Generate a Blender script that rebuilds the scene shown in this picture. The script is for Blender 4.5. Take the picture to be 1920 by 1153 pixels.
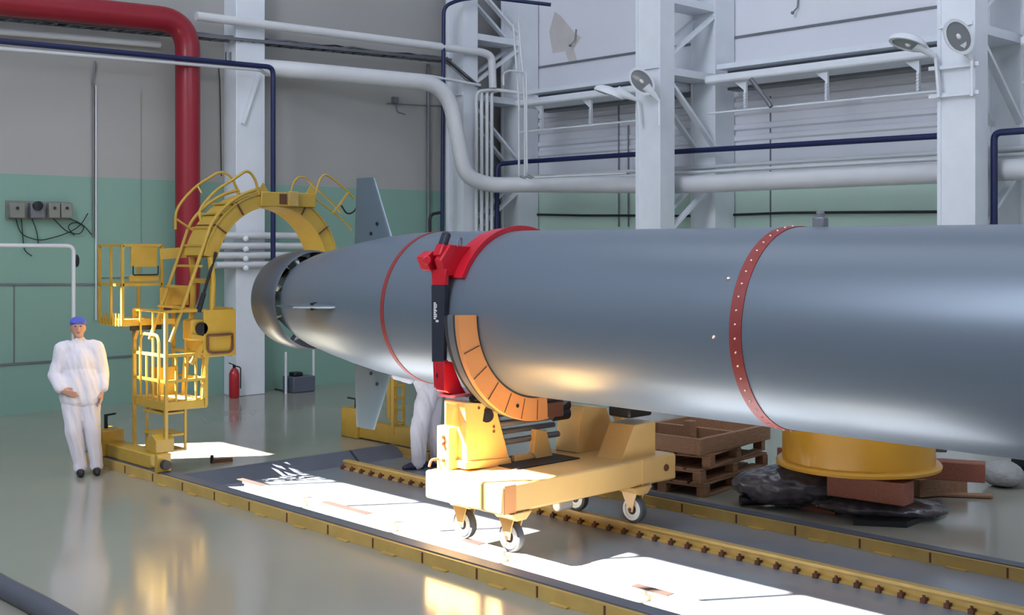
import bpy, bmesh, math, random
from mathutils import Vector, Matrix, Quaternion
random.seed(7)
S = bpy.context.scene
for o in list(bpy.data.objects): bpy.data.objects.remove(o)

# ------------------------------------------------------------------ camera
F = 2250.0; H = 2.5; CX = 960.0; HY = 460.0
YAW = math.atan(2140 / F); sn, cs = math.sin(YAW), math.cos(YAW)
cam = bpy.data.cameras.new('camera'); co = bpy.data.objects.new('camera', cam); S.collection.objects.link(co)
co.location = (0, 0, H); co.rotation_euler = (math.pi / 2, 0, -YAW)
cam.sensor_width = 36; cam.sensor_fit = 'HORIZONTAL'; cam.lens = 36 * F / 1920
cam.shift_y = -(576.5 - HY) / 1920; cam.clip_end = 200
S.camera = co

# ------------------------------------------------------------------ world, sun, area lights, exposure
w = bpy.data.worlds.new('world'); S.world = w; w.use_nodes = True
w.node_tree.nodes['Background'].inputs[0].default_value = (.55, .70, 1, 1)
w.node_tree.nodes['Background'].inputs[1].default_value = 1.0
SUN = Vector((.80, -.50, -1.0))
sl = bpy.data.lights.new('sun', 'SUN'); so = bpy.data.objects.new('sun', sl); S.collection.objects.link(so)
so.rotation_euler = SUN.to_track_quat('-Z', 'Y').to_euler(); sl.energy = 125; sl.angle = math.radians(.25); sl.color = (1, .93, .82)
def area(name, loc, direction, sx, sy, energy, col):
    l = bpy.data.lights.new(name, 'AREA'); l.shape = 'RECTANGLE'; l.size = sx; l.size_y = sy; l.energy = energy; l.color = col
    o = bpy.data.objects.new(name, l); S.collection.objects.link(o); o.location = loc
    o.rotation_euler = Vector(direction).to_track_quat('-Z', 'Z').to_euler(); return o
area('left_sky_fill', (-3.6, 7, 8.6), (1, 0, -.25), 22, 5, 3700, (.80, .87, 1))      # added sky fill for inferred left windows; the wall here is solid
area('rear_fill', (7, -7.2, 8.5), (0, 1, -.25), 16, 4, 600, (.86, .9, 1))          # fill light added behind the camera; the rear wall has no glazing
area('roof_fill', (8, 7, 14.6), (0, 0, -1), 6, 18, 420, (.9, .93, 1))              # overhead fill added just under the solid ceiling
S.view_settings.view_transform = 'Standard'; S.view_settings.look = 'None'; S.view_settings.gamma = 1
S.view_settings.use_curve_mapping = False; S.view_settings.exposure = 0

# ------------------------------------------------------------------ pixel rays to real points
def ray(x, y):
    l = (x - CX) / F
    return Vector((sn + l * cs, cs - l * sn, (HY - y) / F))
def G(x, y, z=0.0): r = ray(x, y); return Vector((0, 0, H)) + r * ((z - H) / r.z)
def AX(x, y, X): r = ray(x, y); return Vector((0, 0, H)) + r * (X / r.x)
def AY(x, y, Y): r = ray(x, y); return Vector((0, 0, H)) + r * (Y / r.y)

# ------------------------------------------------------------------ materials
def lin(c):
    return tuple(((v / 255) / 12.92 if v / 255 <= .04045 else ((v / 255 + .055) / 1.055) ** 2.4) for v in c) + (1,)
def mat(name, rgb, rough=.5, metal=0.0, var=.06, scale=3.0, bump=0.0, coat=0.0, spec=.5, bscale=60, rvar=.0, stretch=None):
    m = bpy.data.materials.new(name); m.use_nodes = True; nt = m.node_tree; b = nt.nodes['Principled BSDF']
    c = lin(rgb); N = nt.nodes.new; L = nt.links.new
    tc = N('ShaderNodeTexCoord'); src = tc.outputs['Object']
    if stretch:
        mp = N('ShaderNodeMapping'); mp.inputs['Scale'].default_value = stretch; L(src, mp.inputs[0]); src = mp.outputs[0]
    n = N('ShaderNodeTexNoise'); n.inputs['Scale'].default_value = scale; n.inputs['Detail'].default_value = 5; L(src, n.inputs['Vector'])
    r = N('ShaderNodeValToRGB'); r.color_ramp.elements[0].position = .3; r.color_ramp.elements[1].position = .7
    r.color_ramp.elements[0].color = tuple(v * (1 - var) for v in c[:3]) + (1,)
    r.color_ramp.elements[1].color = tuple(min(1, v * (1 + var)) for v in c[:3]) + (1,)
    L(n.outputs['Fac'], r.inputs[0]); L(r.outputs[0], b.inputs['Base Color'])
    b.inputs['Roughness'].default_value = rough; b.inputs['Metallic'].default_value = metal
    b.inputs['Coat Weight'].default_value = coat; b.inputs['Coat Roughness'].default_value = .08
    b.inputs['Specular IOR Level'].default_value = spec
    if rvar:
        mr = N('ShaderNodeMapRange'); mr.inputs[3].default_value = max(.02, rough - rvar); mr.inputs[4].default_value = rough + rvar
        L(n.outputs['Fac'], mr.inputs[0]); L(mr.outputs[0], b.inputs['Roughness'])
    if bump:
        n2 = N('ShaderNodeTexNoise'); n2.inputs['Scale'].default_value = bscale; L(src, n2.inputs['Vector'])
        bp = N('ShaderNodeBump'); bp.inputs['Strength'].default_value = bump; bp.inputs['Distance'].default_value = .01
        L(n2.outputs['Fac'], bp.inputs['Height']); L(bp.outputs[0], b.inputs['Normal'])
    return m
def wall_mat(name, up, low, split):
    m = mat(name, up, .6, var=.03, scale=.6, bump=.1); nt = m.node_tree; b = nt.nodes['Principled BSDF']; N = nt.nodes.new; L = nt.links.new
    old = b.inputs['Base Color'].links[0].from_socket
    g = N('ShaderNodeNewGeometry'); sx = N('ShaderNodeSeparateXYZ'); L(g.outputs['Position'], sx.inputs[0])
    nz = N('ShaderNodeTexNoise'); nz.inputs['Scale'].default_value = 3; ad = N('ShaderNodeMath'); ad.operation = 'MULTIPLY_ADD'
    L(nz.outputs['Fac'], ad.inputs[0]); ad.inputs[1].default_value = .03; L(sx.outputs['Z'], ad.inputs[2])
    gt = N('ShaderNodeMath'); gt.operation = 'GREATER_THAN'; gt.inputs[1].default_value = split + .015; L(ad.outputs[0], gt.inputs[0])
    mx = N('ShaderNodeMix'); mx.data_type = 'RGBA'; L(gt.outputs[0], mx.inputs[0]); mx.inputs[6].default_value = lin(low); L(old, mx.inputs[7])
    L(mx.outputs[2], b.inputs['Base Color']); return m
M = dict(
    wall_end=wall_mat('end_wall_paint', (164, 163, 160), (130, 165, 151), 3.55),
    wall_side=wall_mat('side_wall_paint', (220, 222, 230), (186, 212, 200), 3.55),
    white=mat('white_paint', (222, 227, 234), .45, var=.03), ceil=mat('ceiling_paint', (190, 190, 188), .7),
    floor=mat('beige_floor_resin', (150, 147, 136), .13, var=.04, scale=.8, spec=.5, rvar=.05),
    pit=mat('grey_blue_floor_paint', (128, 134, 144), .22, var=.08, scale=1.5, rvar=.08),
    kerb=mat('dark_kerb_steel', (88, 94, 108), .45, var=.1),
    hull=mat('grey_blue_hull_paint', (110, 121, 134), .37, metal=.25, var=.03, scale=1.2, coat=.04, rvar=.05, stretch=(1, .3, 1)),
    fin=mat('fin_paint', (100, 114, 124), .38, metal=.3, var=.03),
    tail=mat('tail_metal', (104, 108, 116), .35, metal=.6, var=.1), dark=mat('dark_recess', (30, 30, 36), .5, metal=.3),
    railpale=mat('pale_rail_steel', (186, 178, 160), .5, var=.1),  # paled so the rail burns out white in the sun
    iron_shade=mat('brown_iron_and_rail_shade', (44, 30, 26), .6, var=.2),
    redband=mat('red_seam_paint', (140, 52, 48), .5, var=.12, scale=14), rivet=mat('bare_rivet', (215, 190, 185), .3, metal=.7),
    red=mat('red_clamp_paint', (196, 18, 40), .38, var=.08, coat=.2), sunlit_red=mat('sunlit_red_paint', (232, 130, 145), .45),
    strap=mat('black_strap', (38, 42, 56), .55), text=mat('white_letter', (225, 225, 225), .6),
    redpipe=mat('red_pipe_paint', (140, 16, 36), .42, var=.05, coat=.15), blue=mat('blue_pipe_paint', (20, 30, 78), .42, var=.06),
    pipe=mat('white_pipe_paint', (208, 210, 214), .42, var=.03), grey=mat('grey_steel', (120, 122, 128), .45, metal=.4, var=.1),
    yellow=mat('gantry_yellow', (182, 148, 56), .42, var=.06, scale=6, coat=.1), railyel=mat('rail_yellow', (190, 158, 88), .42, var=.12, scale=5),
    cart=mat('cart_cream_yellow', (220, 178, 112), .38, var=.04, coat=.15), orange=mat('cradle_orange', (206, 142, 88), .42, var=.05),
    drum=mat('drum_yellow', (206, 150, 40), .35, var=.05, coat=.2), rubber=mat('dark_rubber', (52, 54, 58), .6, bump=.1),
    tyre=mat('grey_tyre', (74, 78, 84), .6), hub=mat('white_hub', (225, 225, 222), .4), rust=mat('brown_clip', (96, 58, 40), .65, var=.2),
    wood=mat('raw_timber', (150, 112, 84), .7, var=.2, scale=9, bump=.2, stretch=(1, 6, 6)),
    wood2=mat('reddish_timber', (142, 84, 66), .65, var=.15, scale=9, stretch=(1, 6, 6)),
    black=mat('black_plastic', (24, 24, 28), .4), film=mat('dark_wrap_film', (84, 78, 84), .2, var=.35, scale=9, bump=1.0, bscale=9, coat=.6),
    cloth=mat('white_cloth', (226, 222, 230), .85, var=.03, bump=.35, bscale=9), cloth2=mat('bluish_white_cloth', (205, 208, 224), .85, var=.03, bump=.35, bscale=9),
    cap=mat('blue_cap_cloth', (86, 98, 190), .85), skin=mat('skin', (196, 148, 124), .55), shoe=mat('black_shoe', (24, 24, 30), .45), navy=mat('navy_shoe', (28, 32, 62), .5),
    glove=mat('grey_glove', (112, 102, 112), .7), hair=mat('brown_hair', (52, 40, 34), .8), eye=mat('eye_dark', (30, 24, 22), .3), lip=mat('lip', (160, 96, 88), .5),
    lampglass=mat('lamp_glass', (128, 132, 136), .15, coat=.5), cable=mat('black_cable', (26, 32, 38), .5), hose=mat('grey_hose', (82, 84, 94), .5, var=.1),
    box=mat('grey_cabinet_paint', (128, 130, 122), .5), bag=mat('grey_sack', (150, 150, 150), .7, bump=.5, bscale=8), ext=mat('extinguisher_red', (172, 16, 30), .3, coat=.4),
    stain=mat('wall_stain', (200, 194, 192), .8), tag=mat('paper_tag', (200, 185, 180), .7),
)

# ------------------------------------------------------------------ mesh builder
def originof(o):
    v = Vector((0, 0, 0))
    while o: v += o.location; o = o.parent
    return v
class MB:
    def __init__(s): s.v = []; s.f = []
    def add(s, vs, fs):
        n = len(s.v); s.v += [Vector(v) for v in vs]; s.f += [tuple(i + n for i in f) for f in fs]; return s
    def box(s, x0, x1, y0, y1, z0, z1):
        return s.add([(x0, y0, z0), (x1, y0, z0), (x1, y1, z0), (x0, y1, z0), (x0, y0, z1), (x1, y0, z1), (x1, y1, z1), (x0, y1, z1)],
                     [(0, 3, 2, 1), (4, 5, 6, 7), (0, 1, 5, 4), (1, 2, 6, 5), (2, 3, 7, 6), (3, 0, 4, 7)])
    def bar(s, p, q, w, h, up=(0, 0, 1)):
        p, q = Vector(p), Vector(q); d = (q - p).normalized(); u = Vector(up)
        if abs(d.dot(u)) > .98: u = Vector((1, 0, 0))
        a = d.cross(u).normalized(); b = a.cross(d).normalized(); vs = []
        for c in (p, q):
            for i, j in ((-1, -1), (1, -1), (1, 1), (-1, 1)): vs.append(c + a * i * w / 2 + b * j * h / 2)
        return s.add(vs, [(3, 2, 1, 0), (4, 5, 6, 7), (0, 1, 5, 4), (1, 2, 6, 5), (2, 3, 7, 6), (3, 0, 4, 7)])
    def tube(s, pts, r, seg=10, closed=False):
        pts = [Vector(p) for p in pts]; n = len(pts); rs = r if isinstance(r, (list, tuple)) else [r] * n
        T = []
        for i in range(n):
            a = pts[(i - 1) % n] if (i or closed) else pts[0]; b = pts[(i + 1) % n] if (i < n - 1 or closed) else pts[-1]
            T.append((b - a).normalized())
        u = Vector((0, 0, 1)) if abs(T[0].z) < .9 else Vector((1, 0, 0)); nrm = (u - T[0] * u.dot(T[0])).normalized(); vs = []
        for i in range(n):
            if i: nrm = (nrm - T[i] * nrm.dot(T[i])).normalized()
            b = T[i].cross(nrm)
            for k in range(seg):
                a = 2 * math.pi * k / seg; vs.append(pts[i] + (nrm * math.cos(a) + b * math.sin(a)) * rs[i])
        fs = []
        for i in range(n if closed else n - 1):
            j = (i + 1) % n
            for k in range(seg): fs.append((i * seg + k, i * seg + (k + 1) % seg, j * seg + (k + 1) % seg, j * seg + k))
        if not closed: fs += [tuple(range(seg))[::-1], tuple((n - 1) * seg + k for k in range(seg))]
        return s.add(vs, fs)
    def cyl(s, p, q, r, r2=None, seg=20): return s.tube([p, q], [r, r if r2 is None else r2], seg)
    def lathe(s, prof, o, d, seg=48, cap=True):     # prof: (distance along d, radius)
        o, d = Vector(o), Vector(d).normalized(); u = Vector((0, 0, 1)) if abs(d.z) < .9 else Vector((1, 0, 0))
        a = d.cross(u).normalized(); b = d.cross(a); vs = []; n = len(prof)
        for t, r in prof:
            for k in range(seg):
                q = 2 * math.pi * k / seg; vs.append(o + d * t + (a * math.cos(q) + b * math.sin(q)) * r)
        fs = []
        for i in range(n - 1):
            for k in range(seg): fs.append((i * seg + k, i * seg + (k + 1) % seg, (i + 1) * seg + (k + 1) % seg, (i + 1) * seg + k))
        if cap: fs += [tuple(range(seg))[::-1], tuple((n - 1) * seg + k for k in range(seg))]
        return s.add(vs, fs)
    def prism(s, poly, ext):
        poly = [Vector(p) for p in poly]; e = Vector(ext); n = len(poly)
        return s.add(poly + [p + e for p in poly], [tuple(range(n))[::-1], tuple(range(n, 2 * n))] + [(i, (i + 1) % n, (i + 1) % n + n, i + n) for i in range(n)])
    def arc(s, c, y0, y1, r0, r1, a0, a1, n=32):    # curved beam about an axis parallel to Y; angles in degrees from +X towards +Z
        vs = []; fs = []
        for i in range(n + 1):
            t = math.radians(a0 + (a1 - a0) * i / n); ca, sa = math.cos(t), math.sin(t)
            for r, y in ((r0, y0), (r1, y0), (r1, y1), (r0, y1)): vs.append((c[0] + r * ca, y, c[1] + r * sa))
        for i in range(n):
            for k in range(4): fs.append((i * 4 + k, i * 4 + (k + 1) % 4, i * 4 + 4 + (k + 1) % 4, i * 4 + 4 + k))
        fs += [(3, 2, 1, 0), tuple(n * 4 + k for k in range(4))]; return s.add(vs, fs)
    def ball(s, c, rx, ry=None, rz=None, seg=14, rot=None):
        ry = ry or rx; rz = rz or rx; vs = []; fs = []; h = seg // 2; R = rot or Matrix.Identity(3)
        for i in range(h + 1):
            t = math.pi * i / h
            for k in range(seg):
                q = 2 * math.pi * k / seg; vs.append(Vector(c) + R @ Vector((rx * math.sin(t) * math.cos(q), ry * math.sin(t) * math.sin(q), rz * math.cos(t))))
        for i in range(h):
            for k in range(seg): fs.append((i * seg + k, (i + 1) * seg + k, (i + 1) * seg + (k + 1) % seg, i * seg + (k + 1) % seg))
        return s.add(vs, fs)
    def build(s, name, m, parent=None, bevel=0, sharp=38, base=None):
        if parent: off = originof(parent)
        else:
            xs = [v.x for v in s.v]; ys = [v.y for v in s.v]; zs = [v.z for v in s.v]
            off = Vector(((min(xs) + max(xs)) / 2, (min(ys) + max(ys)) / 2, min(zs)))
        me = bpy.data.meshes.new(name); me.from_pydata([v - off for v in s.v], [], s.f)
        bm = bmesh.new(); bm.from_mesh(me); bmesh.ops.remove_doubles(bm, verts=bm.verts, dist=1e-5)
        bmesh.ops.recalc_face_normals(bm, faces=bm.faces); bm.to_mesh(me); bm.free()
        me.materials.append(M[m] if isinstance(m, str) else m)
        me.polygons.foreach_set('use_smooth', [True] * len(me.polygons)); me.set_sharp_from_angle(angle=math.radians(sharp)); me.update()
        o = bpy.data.objects.new(name, me); S.collection.objects.link(o)
        if parent: o.parent = parent
        else: o.location = off
        if bevel:
            b = o.modifiers.new('bevel', 'BEVEL'); b.width = bevel; b.segments = 2; b.limit_method = 'ANGLE'; b.angle_limit = math.radians(40)
        return o
def tag(o, label, cat, group=None, kind=None):
    o['label'] = label; o['category'] = cat
    if group: o['group'] = group
    if kind: o['kind'] = kind
    return o
def thing(name, label, cat, loc=(0, 0, 0), group=None):
    o = bpy.data.objects.new(name, None); o.empty_display_size = .1; S.collection.objects.link(o); o.location = loc
    return tag(o, label, cat, group)
def struct(o): o['kind'] = 'structure'; return o
def dup(o, loc=None, label=None, rot=None, parent=None):
    c = o.copy(); S.collection.objects.link(c)
    if parent: c.parent = parent
    if loc is not None: c.location = loc
    if rot is not None: c.rotation_euler.z = rot
    if label: c['label'] = label
    for ch in [q for q in bpy.data.objects if q.parent == o]: dup(ch, parent=c)
    return c
def fillet(pts, r, n=6):
    pts = [Vector(p) for p in pts]; out = [pts[0]]
    for i in range(1, len(pts) - 1):
        a, b, c = pts[i - 1], pts[i], pts[i + 1]; u = a - b; v = c - b; q = min(r, u.length * .48, v.length * .48)
        p0 = b + u.normalized() * q; p1 = b + v.normalized() * q
        for k in range(n + 1):
            t = k / n; out.append(p0 * (1 - t) ** 2 + b * 2 * t * (1 - t) + p1 * t * t)
    return out + [pts[-1]]

# ------------------------------------------------------------------ room shell
YW, XW = 17.9, 17.0          # end wall, side wall
XL, YR, ZC = -4.0, -7.5, 15.0
FX0, FX1 = 6.20, 9.42        # track bay between the outer rails
PZ = -.10                    # the track bay lies a little below the floor
fb = MB(); fb.box(XL, 6.16, YR, YW, -.4, 0); fb.box(9.27, XW, YR, YW, -.4, 0); fb.box(6.16, 9.27, 11.85, YW, -.4, 0)
struct(fb.build('floor', 'floor'))
struct(MB().box(6.16, 9.27, YR, 11.85, -.4, PZ).build('floor_track_bay', 'pit'))
struct(MB().box(XL, XW + .3, YW, YW + .1, 0, 7.5).build('wall_end', 'wall_end'))
struct(MB().box(XW, XW + .3, YR, 34, 0, ZC).build('wall_right', 'wall_side'))
struct(MB().box(XL, XW, YR - .3, YR, 0, ZC).build('wall_rear', 'white'))
struct(MB().box(XL, XW + .3, 34, 34.3, 0, ZC).build('wall_far', 'white'))
struct(MB().box(XL, XW, YR, 34, ZC, ZC + .2).build('ceiling', 'ceil'))
# left wall with its high ribbon window; the light that falls through it makes the floor patches
def up(X, Y): t = (X - XL) / SUN.x; return Y - SUN.y * t, t
zlo = up(6.50, 0)[1]; zhi = up(7.80, 0)[1]; zhi2 = up(8.02, 0)[1]
b = MB(); b.box(XL - .2, XL, YR, 34, 0, zlo); b.box(XL - .2, XL, YR, 34, zhi2, ZC)
ya = 4.1 + 6.9; ym = 19.1; yb = 14.2 + 6.9
b.box(XL - .2, XL, YR, ya, zlo, zhi2); b.box(XL - .2, XL, yb, 34, zlo, zhi2); b.box(XL - .2, XL, ya, ym, zhi, zhi2)
struct(b.build('wall_left', 'white'))
f = MB()
for y in (12.35, 13.85, 15.3, 16.75, 18.2): f.box(XL - .12, XL - .06, y, y + .07, zlo, zhi)
f.box(XL - .12, XL - .06, 19.1, 19.75, zlo, zhi2); f.box(XL - .12, XL - .06, 18.3, 19.2, zlo, 13.9)  # unseen solid panels added to shape the sun: floor gap, worker kept shaded
struct(f.build('window_bars_sun_blocks', 'white'))

# small trims of the walls
struct(MB().bar(AY(0, 533, YW - .01), AY(186, 533, YW - .01), .02, .03).build('trim_1', 'grey'))
struct(MB().bar(AY(262, 330, YW - .005), AY(262, 560, YW - .005), .015, .015).build('trim_2', 'box'))
struct(MB().box(AY(180, 300, YW).x, AY(262, 300, YW).x, YW - .03, YW, 2.0, AY(180, 160, YW).z).build('trim_3', 'wall_end'))
seam = AX(1445, 330, XW).y
struct(MB().box(XW - .012, XW, seam - .012, seam + .012, 0, 5.0).build('trim_4', 'grey'))
zs = AX(1400, -25, XW).z
struct(MB().box(XW - .03, XW, 7.0, 17.5, 6.05, 6.09).build('trim_5', 'grey'))
for i, py in enumerate((196, 216, 232, 262, 284)):    # horizontal ribs of the side wall cladding
    z = AX(1560, py - 30, XW).z
    struct(MB().prism([(XW, 2, z), (XW - .035, 2, z + .03), (XW - .035, 2, z + .10), (XW, 2, z + .13)], (0, 15.3, 0)).build('trim_%d' % (6 + i), 'wall_side'))

p0, p1 = AY(26, 535, YW), AY(26, 684, YW); struct(MB().box(p0.x - .008, p0.x + .008, YW - .012, YW, p1.z, p0.z).build('trim_12', 'grey'))
p0, p1 = AY(-30, 685, YW), AY(250, 692, YW); struct(MB().box(p0.x, p1.x, YW - .02, YW, p0.z - .02, p0.z + .01).build('trim_13', 'grey'))
# flaked paint beside the head of the corner column
rnd = random.Random(2); pts = [AX(1040, 22, XW), AX(1052, 30, XW), AX(1078, 62, XW), AX(1090, 70, XW), AX(1076, 92, XW), AX(1083, 118, XW), AX(1068, 120, XW), AX(1060, 96, XW), AX(1036, 100, XW), AX(1030, 60, XW)]
struct(MB().prism([(XW - .004, p.y, p.z) for p in pts], (.004, 0, 0)).build('trim_14', 'stain'))
# ------------------------------------------------------------------ columns
cx0, cx1 = AY(443, 400, YW - .4).x, AY(497, 400, YW - .4).x
tag(MB().box(cx0, cx1, YW - .4, YW, 0, 9).build('wall_column', 'white', bevel=.012), 'broad white square column standing against the end wall, right of the red pipe', 'column')
def lattice_column(Y, label):
    W = .52; X0, X1 = 15.0, 16.95
    t = thing('lattice_column', label, 'column', (X0, Y + W / 2, 0), 'lattice columns along the side wall')
    for x0, x1, nm in ((X0, X0 + .32, 'front_leg'), (16.45, X1, 'rear_leg')):     # rolled H legs: web plus two flanges
        m = MB(); m.box(x0, x1, Y + .04, Y + W - .04, 0, 10); m.box(x0 - .02, x1 + .02, Y, Y + .05, 0, 10); m.box(x0 - .02, x1 + .02, Y + W - .05, Y + W, 0, 10)
        m.build(nm, 'white', t)
    a, c = X0 + .3, 16.5
    for z0, z1 in ((2.75, 3.6), (5.15, 4.15), (5.6, 6.4), (7.5, 6.65)):
        m = MB(); m.bar((a, Y + .06, z0), (c, Y + .06, z1), .05, .10, up=(0, 1, 0)); m.bar((a, Y + W - .06, z0), (c, Y + W - .06, z1), .05, .10, up=(0, 1, 0)); m.build('diagonal_brace', 'white', t)
    for z in (5.33, 6.5):
        MB().box(a, c, Y + .02, Y + W - .02, z - .06, z + .06).build('cross_strut', 'white', t)
    for z in (1.2, 5.35):
        MB().box(X0 - .035, X0 - .02, Y + .03, Y + W - .03, z, z + .05).build('splice_strip', 'white', t)
    return t
lattice_column(17.08, 'white lattice column in the corner where the end wall meets the side wall')
lattice_column(12.3, 'middle white lattice column with two floodlights, left of the one at the right edge')
lattice_column(7.09, 'white lattice column at the right edge of the photo with two clamped floodlights')

# ------------------------------------------------------------------ pipes
def pipe(name, label, cat, pts, r, m, rad=.25, seg=14, n=6, group=None):
    o = MB().tube(fillet(pts, rad, n), r, seg).build(name, m); return tag(o, label, cat, group)
# big red pipe: along the end wall, down beside the column, foot turned into the wall
yr = YW - .55
p = [AY(-130, -9, yr), AY(352, 40, yr), AY(352, 520, yr)]; p[2].x = p[1].x
rp = pipe('red_pipe', 'thick dark red pipe running along the end wall and turning straight down', 'pipe', [p[0], p[1], (p[1].x, yr, 1.6), (p[1].x, YW - .02, 1.6)], .195, 'redpipe', .5, 24, 10)
# blue pipe below it
yb_ = YW - .84
b0, b1 = AY(0, 78, yb_), AY(512, 126, yb_); bz = (b0.z + b1.z) / 2
pipe('blue_pipe', 'dark blue pipe along the end wall that drops in front of the yellow arch gantry', 'pipe', [(AY(-60, 80, yb_).x, yb_, b0.z), b1, (b1.x, yb_, 1.75), (b1.x, YW - .01, 1.75)], .042, 'blue', .12)
pipe('conduit_pipe', 'thin white pipe directly under the blue pipe on the end wall', 'pipe', [AY(-60, 84, yb_ + .03), AY(0, 91, yb_ + .03), AY(488, 131, yb_ + .03), AY(500, 140, yb_ + .2)], .03, 'pipe', .1)
pipe('conduit_pipe', 'flat white pipe just above the blue pipe, left of the red pipe', 'pipe', [AY(-60, 54, YW - .15), AY(300, 84, YW - .15)], .05, 'pipe')
v = AY(515, 300, yb_)
tag(MB().bar(AY(428, 100, yb_), AY(428, 112, yb_), .07, .07).cyl(AY(428, 98, yb_), AY(428, 114, yb_), .05).build('pipe_valve', 'grey'), 'small grey valve on the blue pipe in front of the square column', 'valve')
tag(MB().bar(AY(486, 137, YW - .45), AY(455, 232, YW - .43), .05, .05).build('pipe_bracket', 'white'), 'slanting white bracket strut on the square column under the blue pipe', 'bracket')
# white pipe over the cable tray
yu = YW - .5
pipe('upper_pipe', 'white pipe above the cable tray on the end wall, bent down at its right end', 'pipe', [AY(368, 30, yu), AY(780, 82, 17.1), AY(905, 98, 16.93), AY(922, 106, 16.9), AY(924, 165, 16.9)], .075, 'pipe', .25)
# thick duct with the S bend
q0 = AY(486, 126, 17.62); q1 = AY(832, 156, 16.6); q2 = AX(872, 322, 14.72); q3 = AX(912, 346, 14.86); q4 = AX(1175, 340, 15.75); q5 = AX(1900, 308, 15.75)
q3 = Vector((15.1, 16.75, AX(900, 347, 14.9).z)); q5.z = q4.z
pipe('insulated_pipe', 'thick white insulated pipe with an S bend round the corner column', 'pipe', [q0, AY(560, 132, 17.2), AY(838, 158, 16.65), AY(872, 330, 16.55), AY(915, 347, 16.45), AX(1010, 346, 15.75), (15.75, 12.5, 3.50), (15.75, 4, 3.50)], .145, 'pipe', .55, 20, 10)
pipe('white_pipe', 'thin white pipe running just above the thick insulated pipe of the end wall', 'pipe', [AY(490, 116, 17.6), AY(800, 142, 17.1), AY(835, 148, 16.97), AY(900, 160, 16.93)], .03, 'pipe')
# the blue pipe of the corner column, running up and round its head
pipe('blue_pipe', 'dark blue vertical pipe at the corner column, bent over at the top', 'pipe', [AY(829, 440, 17.0), AY(832, 12, 17.0), AY(860, 0, 16.9), AY(905, -6, 16.9), AY(1033, 9, 16.0)], .036, 'blue', .15)
pipe('drain_pipe', 'dark grey thin pipe standing against the end wall beside the corner column', 'pipe', [(AY(803, 300, YW - .05).x, YW - .05, 0), (AY(803, 300, YW - .05).x, YW - .05, AY(803, 120, YW - .05).z)], .03, 'grey')
pipe('hose_loop', 'thin black pipe bent over at its top behind the hull, left of the corner column', 'pipe', [(AY(806, 440, 17.3).x, 17.3, 0), AY(806, 402, 17.3), AY(828, 398, 17.3)], .03, 'cable', .12)
# four white risers in front of the corner column, turning right onto the side wall
for i, x in enumerate((893, 903, 913, 922)):
    X = 15.0 + i * .06; a = AY(x, 440, 16.95); t = AY(x, 172 - i * 0, 16.95)
    pts = [a, (a.x, 16.95, t.z)]
    if i in (0, 3): pts += [AY(x + 34, 168 + i * 1.5, 16.9), AX(1000, 178 + i * 3, 16.3)] if i == 0 else [AY(x + 10, 170, 16.9)]
    pipe('riser_pipe', ['leftmost', 'second from left', 'third from left', 'rightmost'][i] + ' of the four white riser pipes beside the corner column', 'pipe', pts, .035, 'pipe', .12, group='white riser pipes at the corner column')
# thin double conduits
for i, (x0, y0, x1) in enumerate(((962, 45, 969), (972, 42, 980))):
    pipe('conduit_pipe', ['left', 'right'][i] + ' one of two thin white conduits climbing the corner column above its looped conduit', 'conduit', [AX(x0, y0, 14.9), AX(x1, 135, 14.9), AX(x1 + 4, 200, 14.9), AX(x1 + 4, 330, 14.9), AX(x1 + 16, 334, 15.2)], .02, 'pipe', .05)
pipe('conduit_pipe', 'thin white conduit looped like a hook beside the four risers', 'conduit', [AX(944, 160, 14.8), AX(944, 138, 14.8), AX(955, 132, 14.8), AX(987, 136, 14.8), AX(988, 325, 14.8), AX(1000, 333, 15.1), AX(1175, 325, 15.4)], .018, 'pipe', .06)
# side wall runs
def run(name, label, cat, X, z, y0, y1, r, m, group=None): return pipe(name, label, cat, [(X, y0, z), (X, y1, z)], r, m, group=group)
zb = AX(1508, 270, 16.2).z
xb = 16.2; ax_ = AX(930, 440, 15.2)
pipe('blue_pipe', 'long dark blue pipe along the side wall, rising beside the four white risers', 'pipe', [AY(932, 440, 16.88), AY(932, 308, 16.88), AX(985, 303, xb), AX(1210, 288, xb), (xb, 8.0, AX(1750, 256, xb).z)], .045, 'blue', .12)
pipe('blue_pipe', 'dark blue pipe at the right edge of the photo, turning down beside the last column', 'pipe', [(15.45, 2, AX(1900, 246, 15.45).z), AX(1864, 249, 15.45), (15.45, AX(1864, 249, 15.45).y, 1.0)], .045, 'blue', .1)
za = AX(1508, 303, 16.3).z
run('side_pipe', 'white pipe on the side wall, topmost of the bundle under the blue pipe', 'pipe', 16.4, AX(1508, 302, 16.4).z, 3, 16.8, .035, 'pipe')
run('side_pipe', 'second white pipe from the top of the bundle on the side wall', 'pipe', 16.1, AX(1508, 312, 16.1).z, 3, 16.6, .03, 'pipe')
for i, x in enumerate((1843, 1850, 1857)):
    pipe('riser_pipe', ['leftmost', 'middle', 'rightmost'][i] + ' of three thin white conduits descending behind the right edge column', 'conduit', [AX(x, 262 + 6 * i, 15.45), AX(x, 440, 15.45)], .018, 'pipe', group='conduits behind the right edge column')
pipe('black_cable', 'thick black cable strung along the mint side wall just above the hull', 'cable', [AX(1000, 402, 16.95), AX(1100, 404, 16.95), AX(1185, 404, 16.95), AX(1300, 405, 16.95), AX(1400, 402, 16.95), AX(1470, 399, 16.95), AX(1600, 398, 16.95), AX(1755, 397, 16.95), AX(1900, 396, 16.95)], .022, 'cable', .3)
for x, lab in ((1160, 'left'), (1178, 'right')):
    pipe('conduit_pipe', lab + ' one of two grey vertical conduits on the side wall left of the middle column', 'conduit', [AX(x, 150 if x < 1170 else 235, 16.96), AX(x, 425, 16.96)], .014, 'grey')
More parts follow.
